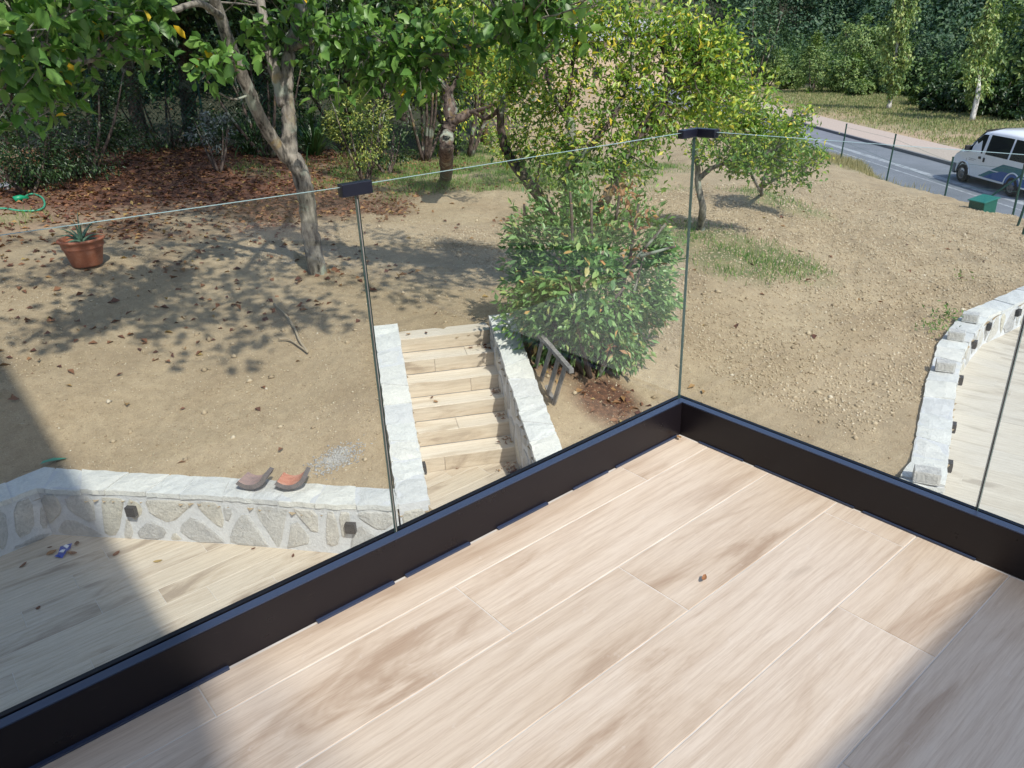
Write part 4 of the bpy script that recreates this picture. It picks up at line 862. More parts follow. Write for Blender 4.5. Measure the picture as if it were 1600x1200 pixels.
# laurel bush with cut stems in front of the plum
def bush(name, label, base, centre, rad, n, leaf, m_leaf, m_bark=None, group=None, seed=1, asp=.42, lump=.28, nl=26, singles=0, stems=6, inner=.55, cat='bush', droop=.1, cone=0, coh=False):
    rg = np.random.default_rng(seed); rnd = random.Random(seed); c = np.array(centre); R3 = np.array(rad if hasattr(rad, '__len__') else (rad,)*3)
    root = empty(name, base); tag(root, label, cat, group); B = np.array(base)
    u_ = rg.normal(size=(nl, 3)); u_ /= np.linalg.norm(u_, axis=1)[:, None]
    lc = u_*(1-lump*rg.uniform(.3, 1.1, nl))[:, None]
    if cone: lc[:, :2] *= np.clip((1.1-lc[:, 2:3])/1.3, .1, 1.2)
    k = rg.integers(0, nl, n); d = rg.normal(size=(n, 3)); d /= np.linalg.norm(d, axis=1)[:, None]
    P = lc[k]+d*lump*(rg.uniform(0, 1, n)**.5)[:, None]*rg.uniform(.6, 1.2, nl)[k][:, None]
    ni = int(n*.18); P[:ni] = rg.uniform(-inner, inner, (ni, 3))
    P = c+P*R3; low = P[:, 2] < B[2]+.03; P = P[~low]; dirs = (P-c)/R3; dirs /= np.linalg.norm(dirs, axis=1)[:, None]+1e-6
    if m_bark:
        for j in range(stems):
            a = rnd.uniform(0, 6.28); t = c+np.array([math.cos(a), math.sin(a), rnd.uniform(.2, .9)])*R3*rnd.uniform(.5, .85)
            mb = MB(); q = spline([B+np.array([math.cos(a), math.sin(a), 0])*.08*R3[0], (B+t)/2+np.array([math.cos(a), math.sin(a), 0])*R3[0]*.1, t], 5)
            mb.tube([Vector(p-B) for p in q], np.linspace(.035, .008, len(q))*max(1, R3[2]/1.2), 6); mb.build('stem', m_bark, root, True)
    if singles:
        hdv = np.linalg.norm(P-CAMP, axis=1)+rg.uniform(0, .5, len(P)); o_ = np.argsort(hdv); single_leaves(root, P[o_[:singles]], leaf*1.05, asp*1.1, m_leaf, rnd, .3); P = P[o_[singles:]]; dirs = dirs[o_[singles:]]
    v, f = leaf_cloud(P-B, leaf, asp, .5, droop, rg, dirs, ((P-c)/R3 if coh else None)); o = link('foliage', fast(v, f, m_leaf), root); o['kind'] = 'stuff'
    return root
bb = (3.671, 4.050, -2.150); bc = (4.006, 4.438, -1.208)
lb = bush('laurel_bush', 'dense round laurel bush with cut stems and some browned leaves beside the step wall', bb, (bc[0], bc[1], bc[2]+.0), (1.02, .98, 1.16), 9500, .105, M_leaf_laurel, M_bark_dark, seed=21, lump=.26, nl=60, singles=280, stems=7, asp=.4)
B_ = Vector(bb)
for a, b in (((3.598, 4.280, -0.797), (3.590, 4.288, -0.231)), ((3.624, 4.324, -0.323), (3.650, 4.369, -0.130)), ((3.744, 4.134, -0.729), (3.809, 4.211, -0.215)), ((3.841, 3.887, -0.399), (3.864, 3.862, -0.135)), ((3.949, 3.767, -0.775), (4.034, 3.747, -0.231)), ((3.483, 4.927, -0.488), (3.482, 4.928, -0.296)), ((3.855, 3.723, -0.886), (4.177, 3.498, -0.433)), ((3.557, 3.896, -1.425), (3.761, 3.677, -1.066)), ((3.940, 3.625, -0.747), (4.245, 3.413, -0.667)), ((3.349, 4.241, -0.950), (3.356, 4.235, -0.754))):
    mb = MB(); mb.tube([Vector(a)-B_, (Vector(a)+Vector(b))/2-B_, Vector(b)-B_], [.018, .015, .013], 7); s_ = mb.build('cut_stem', M_bark_dark, lb, True)
    mb = MB(); d = (Vector(b)-Vector(a)).normalized(); mb.tube([Vector(b)-B_, Vector(b)-B_+d*.004], [.012, .012], 9); o = mb.build('cut_face', M_cut, s_)
rg = np.random.default_rng(31); P = []
for c_, r_, n in (((4.043, 3.962, -0.140), .2, 60), ((4.021, 3.685, -0.400), .14, 24), ((3.896, 3.676, -0.713), .12, 12), ((3.481, 3.539, -1.638), .1, 12)): P.append(np.array(c_)+rg.normal(size=(n, 3))*r_*.6)
P = np.concatenate(P); v, f = leaf_cloud(P-np.array(bb), .1, .35, .3, .5, rg); M_brownleaf = rnd_mat('browned_leaf', [(0, (.2, .08, .04)), (.5, (.36, .17, .08)), (1, (.42, .28, .14))], .7, .2)
o = link('browned_leaves', fast(v, f, M_brownleaf), lb); o['kind'] = 'stuff'

# slatted wooden pallet leaning beside the wall
T_ = [(3.282, 4.593, -1.620), (3.097, 4.238, -1.620), (2.983, 3.981, -1.620), (2.870, 3.744, -1.620), (2.793, 3.560, -1.620), (2.722, 3.404, -1.620)]
L_ = [(3.370, 4.799, -2.050), (3.178, 4.471, -2.080), (3.051, 4.233, -2.100), (2.938, 3.996, -2.140), (2.885, 3.838, -2.160)]
pr = empty('wooden_pallet', L_[2]); tag(pr, 'grey slatted pallet leaning between the right step wall and the laurel bush', 'pallet')
def bar(parent, name, a, b, w, t, m, up=(0, 0, 1)):
    a = Vector(a); b = Vector(b); d = (b-a); Ln = d.length; x = d.normalized(); y = x.cross(Vector(up)).normalized(); z = x.cross(y)
    M = Matrix((x, y, z)).transposed().to_4x4(); M.translation = a-Vector(parent.location)
    mb = MB(); mb.box((0, -w/2, -t/2), (Ln, w/2, t/2), M); return mb.build(name, m, parent, bevel=.003)
bar(pr, 'top_rail', T_[0], T_[5], .05, .05, M_wood); bar(pr, 'bottom_rail', L_[0], L_[4], .045, .045, M_wood)
dd = (Vector(T_[5])-Vector(T_[0])).normalized()
for i in range(5):
    a = Vector(T_[i]); b = Vector(L_[i]); nrm = (b-a).cross(dd); bar(pr, 'slat', a, b, .075, .02, M_wood, up=nrm)

# hedge and shrubs along the dark back of the garden
def hgb(px_c, rad, n, name, label, leaf, m, seed, cat='bush', **k):
    c = px_c; b = (c[0], c[1], gz(c[0], c[1])); return bush(name, label, b, c, rad, n, leaf, m, M_bark_dark, None, seed, cat=cat, **k)
HG = [((1.781, 17.507, 0.280), (1.7, 1.4, 1.6), 5200, 'broad evergreen shrub with small glossy leaves, behind the flower pot', 41),
      ((0.614, 17.203, 0.086), (1.4, 1.2, 1.3), 3400, 'dark evergreen shrub at the far left edge', 42), ((0.468, 16.416, -0.389), (1.0, .9, .6), 1800, 'low shrub at the far left just above the slab', 43)]
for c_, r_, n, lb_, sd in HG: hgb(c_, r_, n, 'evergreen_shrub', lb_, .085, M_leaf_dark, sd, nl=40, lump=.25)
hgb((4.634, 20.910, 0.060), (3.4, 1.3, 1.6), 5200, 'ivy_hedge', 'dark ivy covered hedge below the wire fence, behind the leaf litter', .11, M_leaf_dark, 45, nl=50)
hgb((7.149, 14.988, -0.341), (.85, .8, .95), 2200, 'variegated_shrub', 'small yellow green shrub standing right of the strap leaved clump', .085, M_leaf_var, 46)
hgb((8.383, 16.007, -0.973), (.8, .7, .7), 1000, 'dark_shrub', 'low dark shrub between the yellow green shrub and the slim trunk', .09, M_leaf_dark, 47)
hgb((6.417, 18.678, 0.539), (2.0, 1.2, 1.9), 3600, 'dark_shrub', 'tall dark shrub behind the fork of the large tree', .12, M_leaf_dark, 48)
hgb((12.758, 18.493, 0.329), (2.3, 1.8, 2.4), 4500, 'leafy_shrub', 'mid green shrub in sun and shade behind the pruned tree', .13, M_leaf_plum, 49)
hgb((9.945, 20.298, 0.994), (2.6, 1.8, 2.4), 4200, 'leafy_shrub', 'tall green shrub right of the large tree, behind its long low branch', .13, M_leaf_hedge2, 50)
hgb((10.745, 13.057, -0.869), (1.3, 1.0, .8), 1500, 'leafy_shrub', 'low green shrub on the grass behind the plum stems', .09, M_leaf_plum, 51)
hgb((4.388, 16.784, -0.319), (.5, .4, .45), 500, 'grey_shrub', 'small grey leaved plant left of the large tree', .09, rnd_mat('silver_leaf', [(0, (.07, .095, .09)), (1, (.15, .18, .17))], .6), 52)
hgb((11.148, 18.401, -0.097), (2.0, 1.4, 2.0), 3300, 'dark_shrub', 'dark shrub mass behind the slim straight trunk', .12, M_leaf_dark, 53)
def strap_clump(b, n, Lf_, label, seed):
    rg_ = random.Random(seed); root = empty('strap_leaved_plant', b); tag(root, label, 'plant')
    for k in range(n):
        a = rg_.uniform(0, 6.28); Ln = Lf_*rg_.uniform(.7, 1.15); el = rg_.uniform(.7, 1.45); w = .045*rg_.uniform(.7, 1.2); v = []; x0, z0 = rg_.uniform(0, .15), 0; ang_ = el
        for i in range(7):
            t = i/6; ww = w*(1-t)**.5*.5+.002; px_, pz_ = x0, z0; v += [(px_*math.cos(a)-ww*math.sin(a), px_*math.sin(a)+ww*math.cos(a), pz_), (px_*math.cos(a)+ww*math.sin(a), px_*math.sin(a)-ww*math.cos(a), pz_)]
            x0 += math.cos(ang_)*Ln/6; z0 += math.sin(ang_)*Ln/6; ang_ -= .24*(1.6-el*.6)
        link('strap_leaf', raw(v, [(2*i, 2*i+1, 2*i+3, 2*i+2) for i in range(6)], M_strap, True), root)
for P, n, Ln, lb_, sd in (((6.187, 19.085, -1.200), 80, 1.7, 'clump of long strap leaves left of the large tree trunk', 61), ((7.987, 19.157, -1.500), 110, 2.1, 'clump of long arching strap leaves right of the large tree trunk', 62)):
    strap_clump((P[0], P[1], gz(P[0], P[1])-.02), n, Ln, lb_, sd)
# woodland trees closing the left background
def wood_tree(px_b, hd_c, crown, rad, n, label, seed, leaf=.2, m=None, tr=.16, name='woodland_tree'):
    b = (px_b[0], px_b[1], gz(px_b[0], px_b[1])-.1); c = crown; r_ = rad
    top = (c[0], c[1], c[2]+r_[2]*.3); cl = []
    rg_ = np.random.default_rng(seed)
    for k in range(9):
        u_ = rg_.normal(size=3); u_ /= np.linalg.norm(u_); cl.append((tuple(np.array(c)+u_*np.array(r_)*.62), tuple(np.array(r_)*.52), n//9))
    return tree(name, label, 'tree', b, [([b, ((b[0]*.7+c[0]*.3), (b[1]*.7+c[1]*.3), b[2]*.6+c[2]*.4), c, top], [tr*1.2, tr, tr*.7, tr*.3])], cl, leaf, m or M_leaf_dark, M_bark_dark, 'woodland trees behind the garden', seed=seed, twig_r=.012, n_twig=5)
CL2 = []
WT = [((14.264, 24.201, -2.000), ((14.264, 24.201, -2.000)[0], (14.264, 24.201, -2.000)[1], 4.2), (2.6, 2.4, 2.2), 'slim straight dark trunk standing alone in the shade left of the pruned tree', .15),
 ((1.357, 23.337, -0.900), (1.852, 21.056, 2.840), (2.8, 2.4, 2.4), 'leafy tree in the dark at the far left corner', .2), ((3.397, 22.559, -0.900), (3.533, 19.663, 3.279), (2.8, 2.2, 2.0), 'dark tree above the evergreen shrub', .2),
 ((5.898, 22.745, -1.000), (5.248, 19.131, 3.405), (2.6, 2.2, 2.0), 'dark tree above the ivy hedge', .2), ((8.093, 22.354, -1.200), (7.314, 18.828, 3.292), (2.6, 2.2, 2.2), 'dark tree right behind the large forked tree', .2),
 ((10.863, 22.594, -1.500), (9.492, 18.255, 3.146), (2.6, 2.2, 2.2), 'dark tree above the yellow green shrub', .2), ((16.226, 21.813, -2.000), (12.297, 17.589, 2.988), (2.6, 2.2, 2.3), 'leafy tree above and behind the pruned tree', .18)]
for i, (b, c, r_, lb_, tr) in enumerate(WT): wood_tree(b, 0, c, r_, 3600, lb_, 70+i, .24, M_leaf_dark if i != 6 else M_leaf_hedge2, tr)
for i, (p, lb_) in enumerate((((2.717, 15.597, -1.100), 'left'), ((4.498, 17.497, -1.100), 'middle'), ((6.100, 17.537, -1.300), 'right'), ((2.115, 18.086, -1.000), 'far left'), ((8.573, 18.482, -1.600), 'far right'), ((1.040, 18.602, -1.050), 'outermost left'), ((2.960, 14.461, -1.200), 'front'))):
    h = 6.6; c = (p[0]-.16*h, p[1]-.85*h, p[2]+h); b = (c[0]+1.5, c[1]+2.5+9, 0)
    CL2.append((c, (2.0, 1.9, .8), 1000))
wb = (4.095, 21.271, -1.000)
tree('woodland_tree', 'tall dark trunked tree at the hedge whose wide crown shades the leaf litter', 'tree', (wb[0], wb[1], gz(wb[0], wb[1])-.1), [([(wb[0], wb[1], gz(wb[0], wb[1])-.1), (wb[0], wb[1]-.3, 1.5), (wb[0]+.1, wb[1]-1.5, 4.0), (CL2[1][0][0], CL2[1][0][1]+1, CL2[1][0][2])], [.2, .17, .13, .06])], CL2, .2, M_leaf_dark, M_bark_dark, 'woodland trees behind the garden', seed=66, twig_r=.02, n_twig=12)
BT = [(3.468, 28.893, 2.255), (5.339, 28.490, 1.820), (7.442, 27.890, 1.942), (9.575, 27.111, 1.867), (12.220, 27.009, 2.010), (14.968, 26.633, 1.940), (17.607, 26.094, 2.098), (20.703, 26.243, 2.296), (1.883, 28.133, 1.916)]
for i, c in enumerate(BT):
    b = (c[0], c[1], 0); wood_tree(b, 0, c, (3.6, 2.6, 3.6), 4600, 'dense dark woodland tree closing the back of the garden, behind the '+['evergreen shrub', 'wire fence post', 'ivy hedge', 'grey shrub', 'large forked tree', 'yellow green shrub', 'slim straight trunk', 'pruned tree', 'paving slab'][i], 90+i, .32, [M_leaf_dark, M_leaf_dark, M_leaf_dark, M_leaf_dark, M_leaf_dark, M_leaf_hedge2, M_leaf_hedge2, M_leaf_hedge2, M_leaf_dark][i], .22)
# roadside: hedge, cone shrub, birches, big tree right
RT = 'trees and shrubs along the far side of the road'
def rbush(c, rad, n, label, m, seed, name='roadside_shrub', leaf=.3, cone=0, asp=.5, low=None):
    b = (c[0], c[1], min(gz(c[0], c[1]), c[2]-rad[2]*.6)); return bush(name, label, b, c, rad, n, leaf, m, M_bark_dark, RT, seed, asp=asp, nl=34, lump=.26, stems=3, cone=cone, coh=True)
HEDG = []
def hp_(c, rx, ry, hd_, k): q = .00074*hd_; HEDG.append((c, (rx*q, rx*q*.8, ry*q), k))
hp_((66.711, 46.552, -0.200), 45, 38, 84, 0); hp_((70.247, 44.869, -1.211), 34, 32, 86, 1); hp_((67.977, 40.953, -2.971), 24, 15, 82, 2); hp_((65.006, 34.043, -1.829), 30, 30, 76, 3); hp_((62.916, 31.560, -3.565), 22, 12, 73, 4)
hp_((70.676, 36.150, -0.081), 45, 36, 82, 5); hp_((56.618, 23.817, -3.827), 20, 16, 64, 6); hp_((53.281, 21.442, -3.697), 28, 22, 60, 7); hp_((52.862, 19.806, -3.492), 28, 30, 59, 8); hp_((51.582, 17.512, -3.756), 30, 30, 57, 9); hp_((50.176, 15.438, -3.836), 28, 28, 55, 10)
hp_((67.616, 28.618, -1.712), 40, 42, 76, 11); hp_((66.655, 25.717, -1.907), 35, 42, 74, 12); hp_((56.653, 18.149, -1.991), 38, 55, 62, 13); hp_((66.553, 30.962, -1.902), 35, 32, 76, 14)
HL = ['leftmost shrub where the meadow meets the plum tree crown', 'rounded shrub left of the cone shaped evergreen', 'low shrub at the foot of the cone shaped evergreen', 'green shrub right of the cone shaped evergreen', 'low brownish shrub left of the nearer birch trunk', 'loose shrub behind the cone shaped evergreen', 'low shrub right of the left birch trunk', 'dark low bramble at the middle of the meadow edge', 'dark shrub left of the right birch trunk', 'dark shrub right of the right birch trunk', 'dark shrub above the roof of the van', 'tall shrub between the two birches, left one', 'tall shrub between the two birches, right one', 'large dark shrub at the right edge of the photo', 'shrub directly behind the left birch crown']
for c, r_, k in HEDG:
    if k in (1, 2, 3, 4, 6, 7, 8, 9, 10, 13): c = (c[0], c[1], gz(c[0], c[1])+r_[2]*.82)
    rbush(c, r_, 2600, HL[k], [M_leaf_hedge2, M_leaf_forest][k in (0, 11, 12, 13)] if k not in (8, 9, 10, 7) else M_leaf_dark, 120+k, leaf=.28)
_c = (64.558, 36.914, -1.705); rbush((_c[0], _c[1], gz(_c[0], _c[1])+2.3), (1.6, 1.6, 2.7), 3600, 'cone shaped dark evergreen shrub at the edge of the meadow', M_leaf_hedge2, 140, 'conical_evergreen', .22, cone=1)
def birch(b, crown, rx, rz_, n, label, seed):
    root_pts = [b, (b[0]+.1, b[1], b[2]+1.6), (crown[0], crown[1], crown[2]-rz_*.3), (crown[0], crown[1], crown[2]+rz_*.8)]
    rg_ = np.random.default_rng(seed); cl = []
    for k in range(20):
        t = -1+2*k/19; w = rx*math.sqrt(max(.06, 1-t*t))*(.85-.25*t); a = rg_.uniform(0, 6.28)
        cl.append(((crown[0]+math.cos(a)*w*.5, crown[1]+math.sin(a)*w*.5, crown[2]+t*rz_), (w*.5, w*.5, rz_*.2), n//20))
    return tree('birch_tree', label, 'tree', b, [(root_pts, [.16, .13, .09, .03])], cl, .26, M_leaf_birch, M_birchbark, RT, seed=seed, droop=1.3, twig_r=.02, n_twig=4, asp=.5)
b1 = (53.446, 24.572, -4.150); birch((b1[0], b1[1], gz(b1[0], b1[1])), (53.042, 24.446, 0.610), 1.5, 3.6, 3400, 'tall slender birch with white trunk, left of the two at the meadow edge', 150)
b2 = (48.706, 17.353, -4.150); birch((b2[0], b2[1], gz(b2[0], b2[1])), (49.356, 17.776, -0.329), 1.5, 2.7, 2800, 'birch with white trunk and yellowing crown behind the van', 151)
rbush((56.519, 18.543, 0.441), (2.6, 2.6, 4.0), 2800, 'large leafy tree mass rising at the top right corner', M_leaf_hedge2, 152, 'roadside_tree', .36)
rbush((65.998, 44.053, 0.876), (4.0, 3, 3.4), 1600, 'tree crown rising behind the yellowing plum crown', M_leaf_forest, 153, 'roadside_tree', .4)
# the wooded hillside as one mass
rg = np.random.default_rng(77); V_ = []; F_ = []; nb = 0
cnt = 0
while cnt < 1150:
    s_, l_ = (rg.uniform(-60, 190), rg.uniform(24, 170)) if cnt < 820 else (rg.uniform(84, 190), rg.uniform(-70, 60)) if cnt < 960 else (rg.uniform(0, 90), rg.uniform(-75, -14))
    x, y = road(s_, l_)
    az_ = math.degrees(math.atan2(y-CAMP[1], x-CAMP[0]))
    if az_ < 8 or az_ > 100 or (cnt >= 960 and math.hypot(x-CAMP[0], y-CAMP[1]) < 36): continue
    cnt += 1; z = gz(x, y); h = rg.uniform(6, 12); r_ = rg.uniform(2.2, 4.4); con = rg.random() < .35; n = 430
    if con:
        t = rg.uniform(0, 1, n)**.8; a = rg.uniform(0, 6.28, n); rr_ = (1-t)*r_*.85*(1-.35*((t*7) % 1)); P = np.stack([x+np.cos(a)*rr_, y+np.sin(a)*rr_, z+1+t*h*1.25], 1); NR = np.stack([np.cos(a), np.sin(a), .5+0*a], 1)
    else:
        u_ = rg.normal(size=(n, 3)); u_ /= np.linalg.norm(u_, axis=1)[:, None]; q = rg.normal(size=(n, 3))*.14; P = np.array([x, y, z+h-r_])+(u_*(.8+.2*np.sin(u_[:, :1]*7)*np.sin(u_[:, 1:2]*6+cnt))+q)*np.array([r_, r_, r_*1.15]); NR = u_
    v, f = leaf_cloud(P, .55, .65, .5, .1, rg, None, NR); V_.append(v); F_.append(f+nb); nb += len(v)
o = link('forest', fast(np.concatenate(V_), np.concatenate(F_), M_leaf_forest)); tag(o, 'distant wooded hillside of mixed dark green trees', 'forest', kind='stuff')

rg = np.random.default_rng(78); V_ = []; F_ = []; nb = 0; cnt = 0
while cnt < 330:
    s_, l_ = rg.uniform(-45, 95), rg.uniform(15.5, 31); x, y = road(s_, l_); az_ = math.degrees(math.atan2(y-CAMP[1], x-CAMP[0]))
    if az_ < 8 or az_ > 50: continue
    cnt += 1; z = gz(x, y); r_ = rg.uniform(.8, 1.6)+(l_-15)*.07; n = 420; u_ = rg.normal(size=(n, 3)); u_ /= np.linalg.norm(u_, axis=1)[:, None]
    P = np.array([x, y, z+r_*.75+(l_-15)*.12])+(u_*(.78+.25*np.sin(u_[:, :1]*9+cnt)*np.sin(u_[:, 1:2]*8))+rg.normal(size=(n, 3))*.1)*np.array([r_, r_, r_*rg.uniform(.9, 1.5)])
    v, f = leaf_cloud(P, .34, .6, .5, .1, rg, None, u_); V_.append(v); F_.append(f+nb); nb += len(v)
M_scrub = rnd_mat('scrub_leaf', [(0, (.035, .075, .03)), (.5, (.075, .15, .045)), (1, (.15, .23, .07))], .55, .2)
o = link('scrub', fast(np.concatenate(V_), np.concatenate(F_), M_scrub)); tag(o, 'continuous green scrub between the meadow and the wooded hillside', 'scrub', kind='stuff')

# ---------------------------------------------------------------- wire fence in the dark, roadside fence
def wirefence(name, label, P_, h, m_mesh_step, wires):
    root = empty(name, P_[0][0]); tag(root, label, 'fence'); B = Vector(P_[0][0])
    for b, t in P_:
        mb = MB(); mb.tube([Vector(b)-B, Vector(t)-B], [.028, .028], 8); d = (Vector(t)-Vector(b)).normalized(); mb.tube([Vector(t)-B, Vector(t)-B+d*.02], [.034, .034], 8); mb.build('post', M_post, root)
    return root, B
fp = [((2.786, 20.360, -0.526), (2.934, 20.326, 1.015)), ((5.308, 19.852, -0.752), (5.354, 19.836, 0.814)), ((7.673, 19.213, -0.953), (7.803, 19.151, 0.605))]
root, B = wirefence('wire_fence', 'dark green chain link fence in the shade behind the ivy hedge', fp, 1.8, .2, 0)
mb = MB()
for (b0, t0), (b1_, t1) in zip(fp[:-1], fp[1:]):
    b0, t0, b1_, t1 = [Vector(q)-B for q in (b0, t0, b1_, t1)]
    n = 26
    for k in range(-n, n):
        for sg in (1, -1):
            pts = []
            for j in range(2):
                u_ = (k+(j*n*.55))/n; 
                pts.append((u_, j if sg > 0 else 1-j))
            (u0, v0), (u1, v1) = pts
            if u1 < 0 or u0 > 1: continue
            if u0 < 0: v0 = v0+(v1-v0)*(-u0/(u1-u0)); u0 = 0
            if u1 > 1: v1 = v0+(v1-v0)*((1-u0)/(u1-u0)); u1 = 1
            q = lambda u_, v_: (b0*(1-u_)+b1_*u_)*(1-v_)+(t0*(1-u_)+t1*u_)*v_
            mb.tube([q(u0, v0), q(u1, v1)], [.004, .004], 3)
o = mb.build('chain_link', M_wire, root); o['kind'] = 'stuff'
fp = []
for b, t in (((28.962, 14.685, -3.750), (1323,194)), ((26.486, 11.570, -3.700), (1400,210)), ((23.504, 8.321, -3.600), (1489.5,246)), ((20.450, 5.386, -3.300), (1600,258))):
    fp.append(b)
tops = [(25.275, 12.698, -1.882), (25.717, 11.112, -2.174), (24.571, 8.679, -2.604), (20.812, 5.487, -2.085)]
def hd(p): return math.hypot(p[0]-CAMP[0], p[1]-CAMP[1])
FP = []
for b, t in zip(fp, tops):
    k = hd(b)/hd(t); t2_ = tuple(CAMP+(np.array(t)-CAMP)*k); FP.append(((b[0], b[1], gz(b[0], b[1])-.25), t2_))
root, B = wirefence('roadside_fence', 'row of thin dark green fence posts with fine wires between garden and road', FP, 1.5, .3, 3)
mb = MB()
for (b0, t0), (b1_, t1) in zip(FP[:-1], FP[1:]):
    for k in (.25, .6, .93): mb.tube([Vector(b0).lerp(Vector(t0), k)-B, Vector(b1_).lerp(Vector(t1), k)-B], [.004, .004], 3)
o = mb.build('fence_wire', M_wire, root)
a = Vector(FP[3][0]).lerp(Vector(FP[3][1]), .86); b = Vector((20.199, 6.176, -3.100)); mb = MB(); mb.tube([a-B, b-B], [.024, .024], 8); mb.build('diagonal_brace', M_post, root)
def lone(px_b, top, label):
    b = (px_b[0], px_b[1], gz(px_b[0], px_b[1])-.2); r_ = empty('fence_post', b); tag(r_, label, 'fence post'); k = hd(b)/hd(top); t = CAMP+(np.array(top)-CAMP)*k
    mb = MB(); mb.tube([(0, 0, 0), Vector(t)-Vector(b)], [.028, .028], 8); mb.build('post_tube', M_post, r_); mb = MB(); q = Vector(t)-Vector(b); mb.tube([q, q+Vector((0, 0, .02))], [.034, .034], 8); mb.build('post_cap', M_post, r_)
lone((18.225, 4.561, -3.100), (17.046, 4.123, -2.163), 'dark green post at the right edge, left one of two below the fence'); lone((17.196, 4.110, -3.050), (16.116, 3.739, -2.158), 'dark green post at the right edge, right one of two below the fence')
gbp = (19.716, 5.887, -3.150); gb = empty('utility_box', (gbp[0], gbp[1], gz(gbp[0], gbp[1])-.02), math.atan2(RD[1], RD[0])+.25); tag(gb, 'small green box with sloping lid at the crest of the slope by the road', 'box')
mb = MB(); mb.add([(-.24, -.2, -.3), (.24, -.2, -.3), (.24, .2, -.3), (-.24, .2, -.3), (-.24, -.2, .30), (.24, -.2, .30), (.24, .2, .2), (-.24, .2, .2)], [(3, 2, 1, 0), (4, 5, 6, 7), (0, 1, 5, 4), (1, 2, 6, 5), (2, 3, 7, 6), (3, 0, 4, 7)]); mb.build('box_body', M_box1, gb, bevel=.01)
mb = MB(); mb.add([(-.27, -.24, .305), (.27, -.24, .305), (.27, .24, .205), (-.27, .24, .205), (-.27, -.24, .335), (.27, -.24, .335), (.27, .24, .235), (-.27, .24, .235)], [(3, 2, 1, 0), (4, 5, 6, 7), (0, 1, 5, 4), (1, 2, 6, 5), (2, 3, 7, 6), (3, 0, 4, 7)]); mb.build('box_lid', M_box2, gb, bevel=.008)

# ---------------------------------------------------------------- far house along the road
h0 = np.array((60.248, 68.367, -4.300)[:2]); h1 = np.array((75.677, 60.261, -4.300)[:2]); L0 = float(np.linalg.norm(h1-h0)); aa = math.atan2(*(h1-h0)[::-1])
fh = empty('far_house', (h0[0], h0[1], -4.6), aa); tag(fh, 'beige house with grey roof glimpsed through the fruit tree crown', 'house')
mb = MB(); mb.box((0, 0, -2), (L0, 9, 5.2)); mb.build('wall', M_house, fh)
mb = MB(); mb.add([(-.5, -.6, 5.1), (L0+.5, -.6, 5.1), (L0+.5, 9.6, 5.1), (-.5, 9.6, 5.1), (-.5, 4.5, 7.2), (L0+.5, 4.5, 7.2)], [(3, 2, 1, 0), (0, 1, 5, 4), (2, 3, 4, 5), (1, 2, 5), (3, 0, 4)]); mb.build('roof', M_roof, fh)
for k in range(6):
    x = L0*(k+.5)/6
    for z in (1.2, 3.6):
        mb = MB(); mb.box((x-.6, -.05, z), (x+.6, -.01, z+1.2)); w_ = mb.build('window', M_brown, fh); mb = MB(); mb.box((x-.48, -.07, z+.1), (x+.48, -.052, z+1.1)); mb.build('pane', M_vglass, w_)

# ---------------------------------------------------------------- the van
wc = np.array((30.100, 10.399, -4.300)); th = math.atan2(RD[1], RD[0])
vh = np.array([RD[0], RD[1], 0]); vl = np.array([-RD[1], RD[0], 0])
vo = wc-vl*.98-vh*1.42; van = empty('van', tuple(vo), th); tag(van, 'white minibus van with teal and blue side stripe parked at the kerb', 'van')
van.location.z = RZ
# stations: x, half width sill, half width belt, half width roof edge, z sill, z belt, z top edge, z roof centre
ST = [(2.36, .62, .72, .60, .42, .72, .80, .86), (2.28, .84, .88, .74, .34, .82, .95, 1.00), (2.05, .93, .95, .82, .32, .95, 1.09, 1.14), (1.65, .96, .98, .86, .32, 1.08, 1.22, 1.26), (1.42, .97, .98, .86, .32, 1.13, 1.32, 1.38),
      (1.0, .97, .985, .84, .32, 1.16, 1.66, 1.73), (.68, .97, .985, .82, .32, 1.17, 1.87, 1.95), (.3, .97, .985, .82, .32, 1.18, 1.93, 2.03), (-.6, .97, .985, .82, .32, 1.18, 1.95, 2.06), (-2.3, .97, .985, .82, .34, 1.18, 1.94, 2.04), (-2.5, .93, .95, .79, .38, 1.18, 1.88, 1.98)]
v = []; nr = 0
for x, a, b, c_, z0, z1, z2, z3 in ST:
    half = [(a*.55, z0-.02), (a, z0), (a+.01, z0+.18), (b, z1-.12), (b, z1), (c_+.02, z2-.05), (c_-.05, z2+.02), (c_*.45, z3)]
    ring = [(x, y, z) for y, z in half]+[(x, -y, z) for y, z in half[::-1]]; nr = len(ring); v += ring
f = []
for i in range(len(ST)-1):
    for k in range(nr): f.append((i*nr+k, i*nr+(k+1) % nr, (i+1)*nr+(k+1) % nr, (i+1)*nr+k)[::-1])
f += [tuple(range(nr)), tuple((len(ST)-1)*nr+k for k in range(nr))[::-1]]
body = link('body', raw(v, f, M_van, True), van); sb = body.modifiers.new('e', 'EDGE_SPLIT'); sb.split_angle = math.radians(38)
def side(x, z, s=1, o=.006):
    xs = [q[0] for q in ST][::-1]; ip = lambda j: np.interp(x, xs, [q[j] for q in ST][::-1]); b, c_, z1, z2 = ip(2), ip(3)+.02, ip(5), ip(6)-.05
    a = ip(1)+.01
    if z >= z1: t = (z-z1)/max(z2-z1, .01); y = b+(c_-b)*t
    elif z >= z1-.12: y = b
    else: t = (z-ip(4)-.18)/max(z1-.12-ip(4)-.18, .01); y = a+(b-a)*max(t, 0)
    return (x, s*(y+o), z)
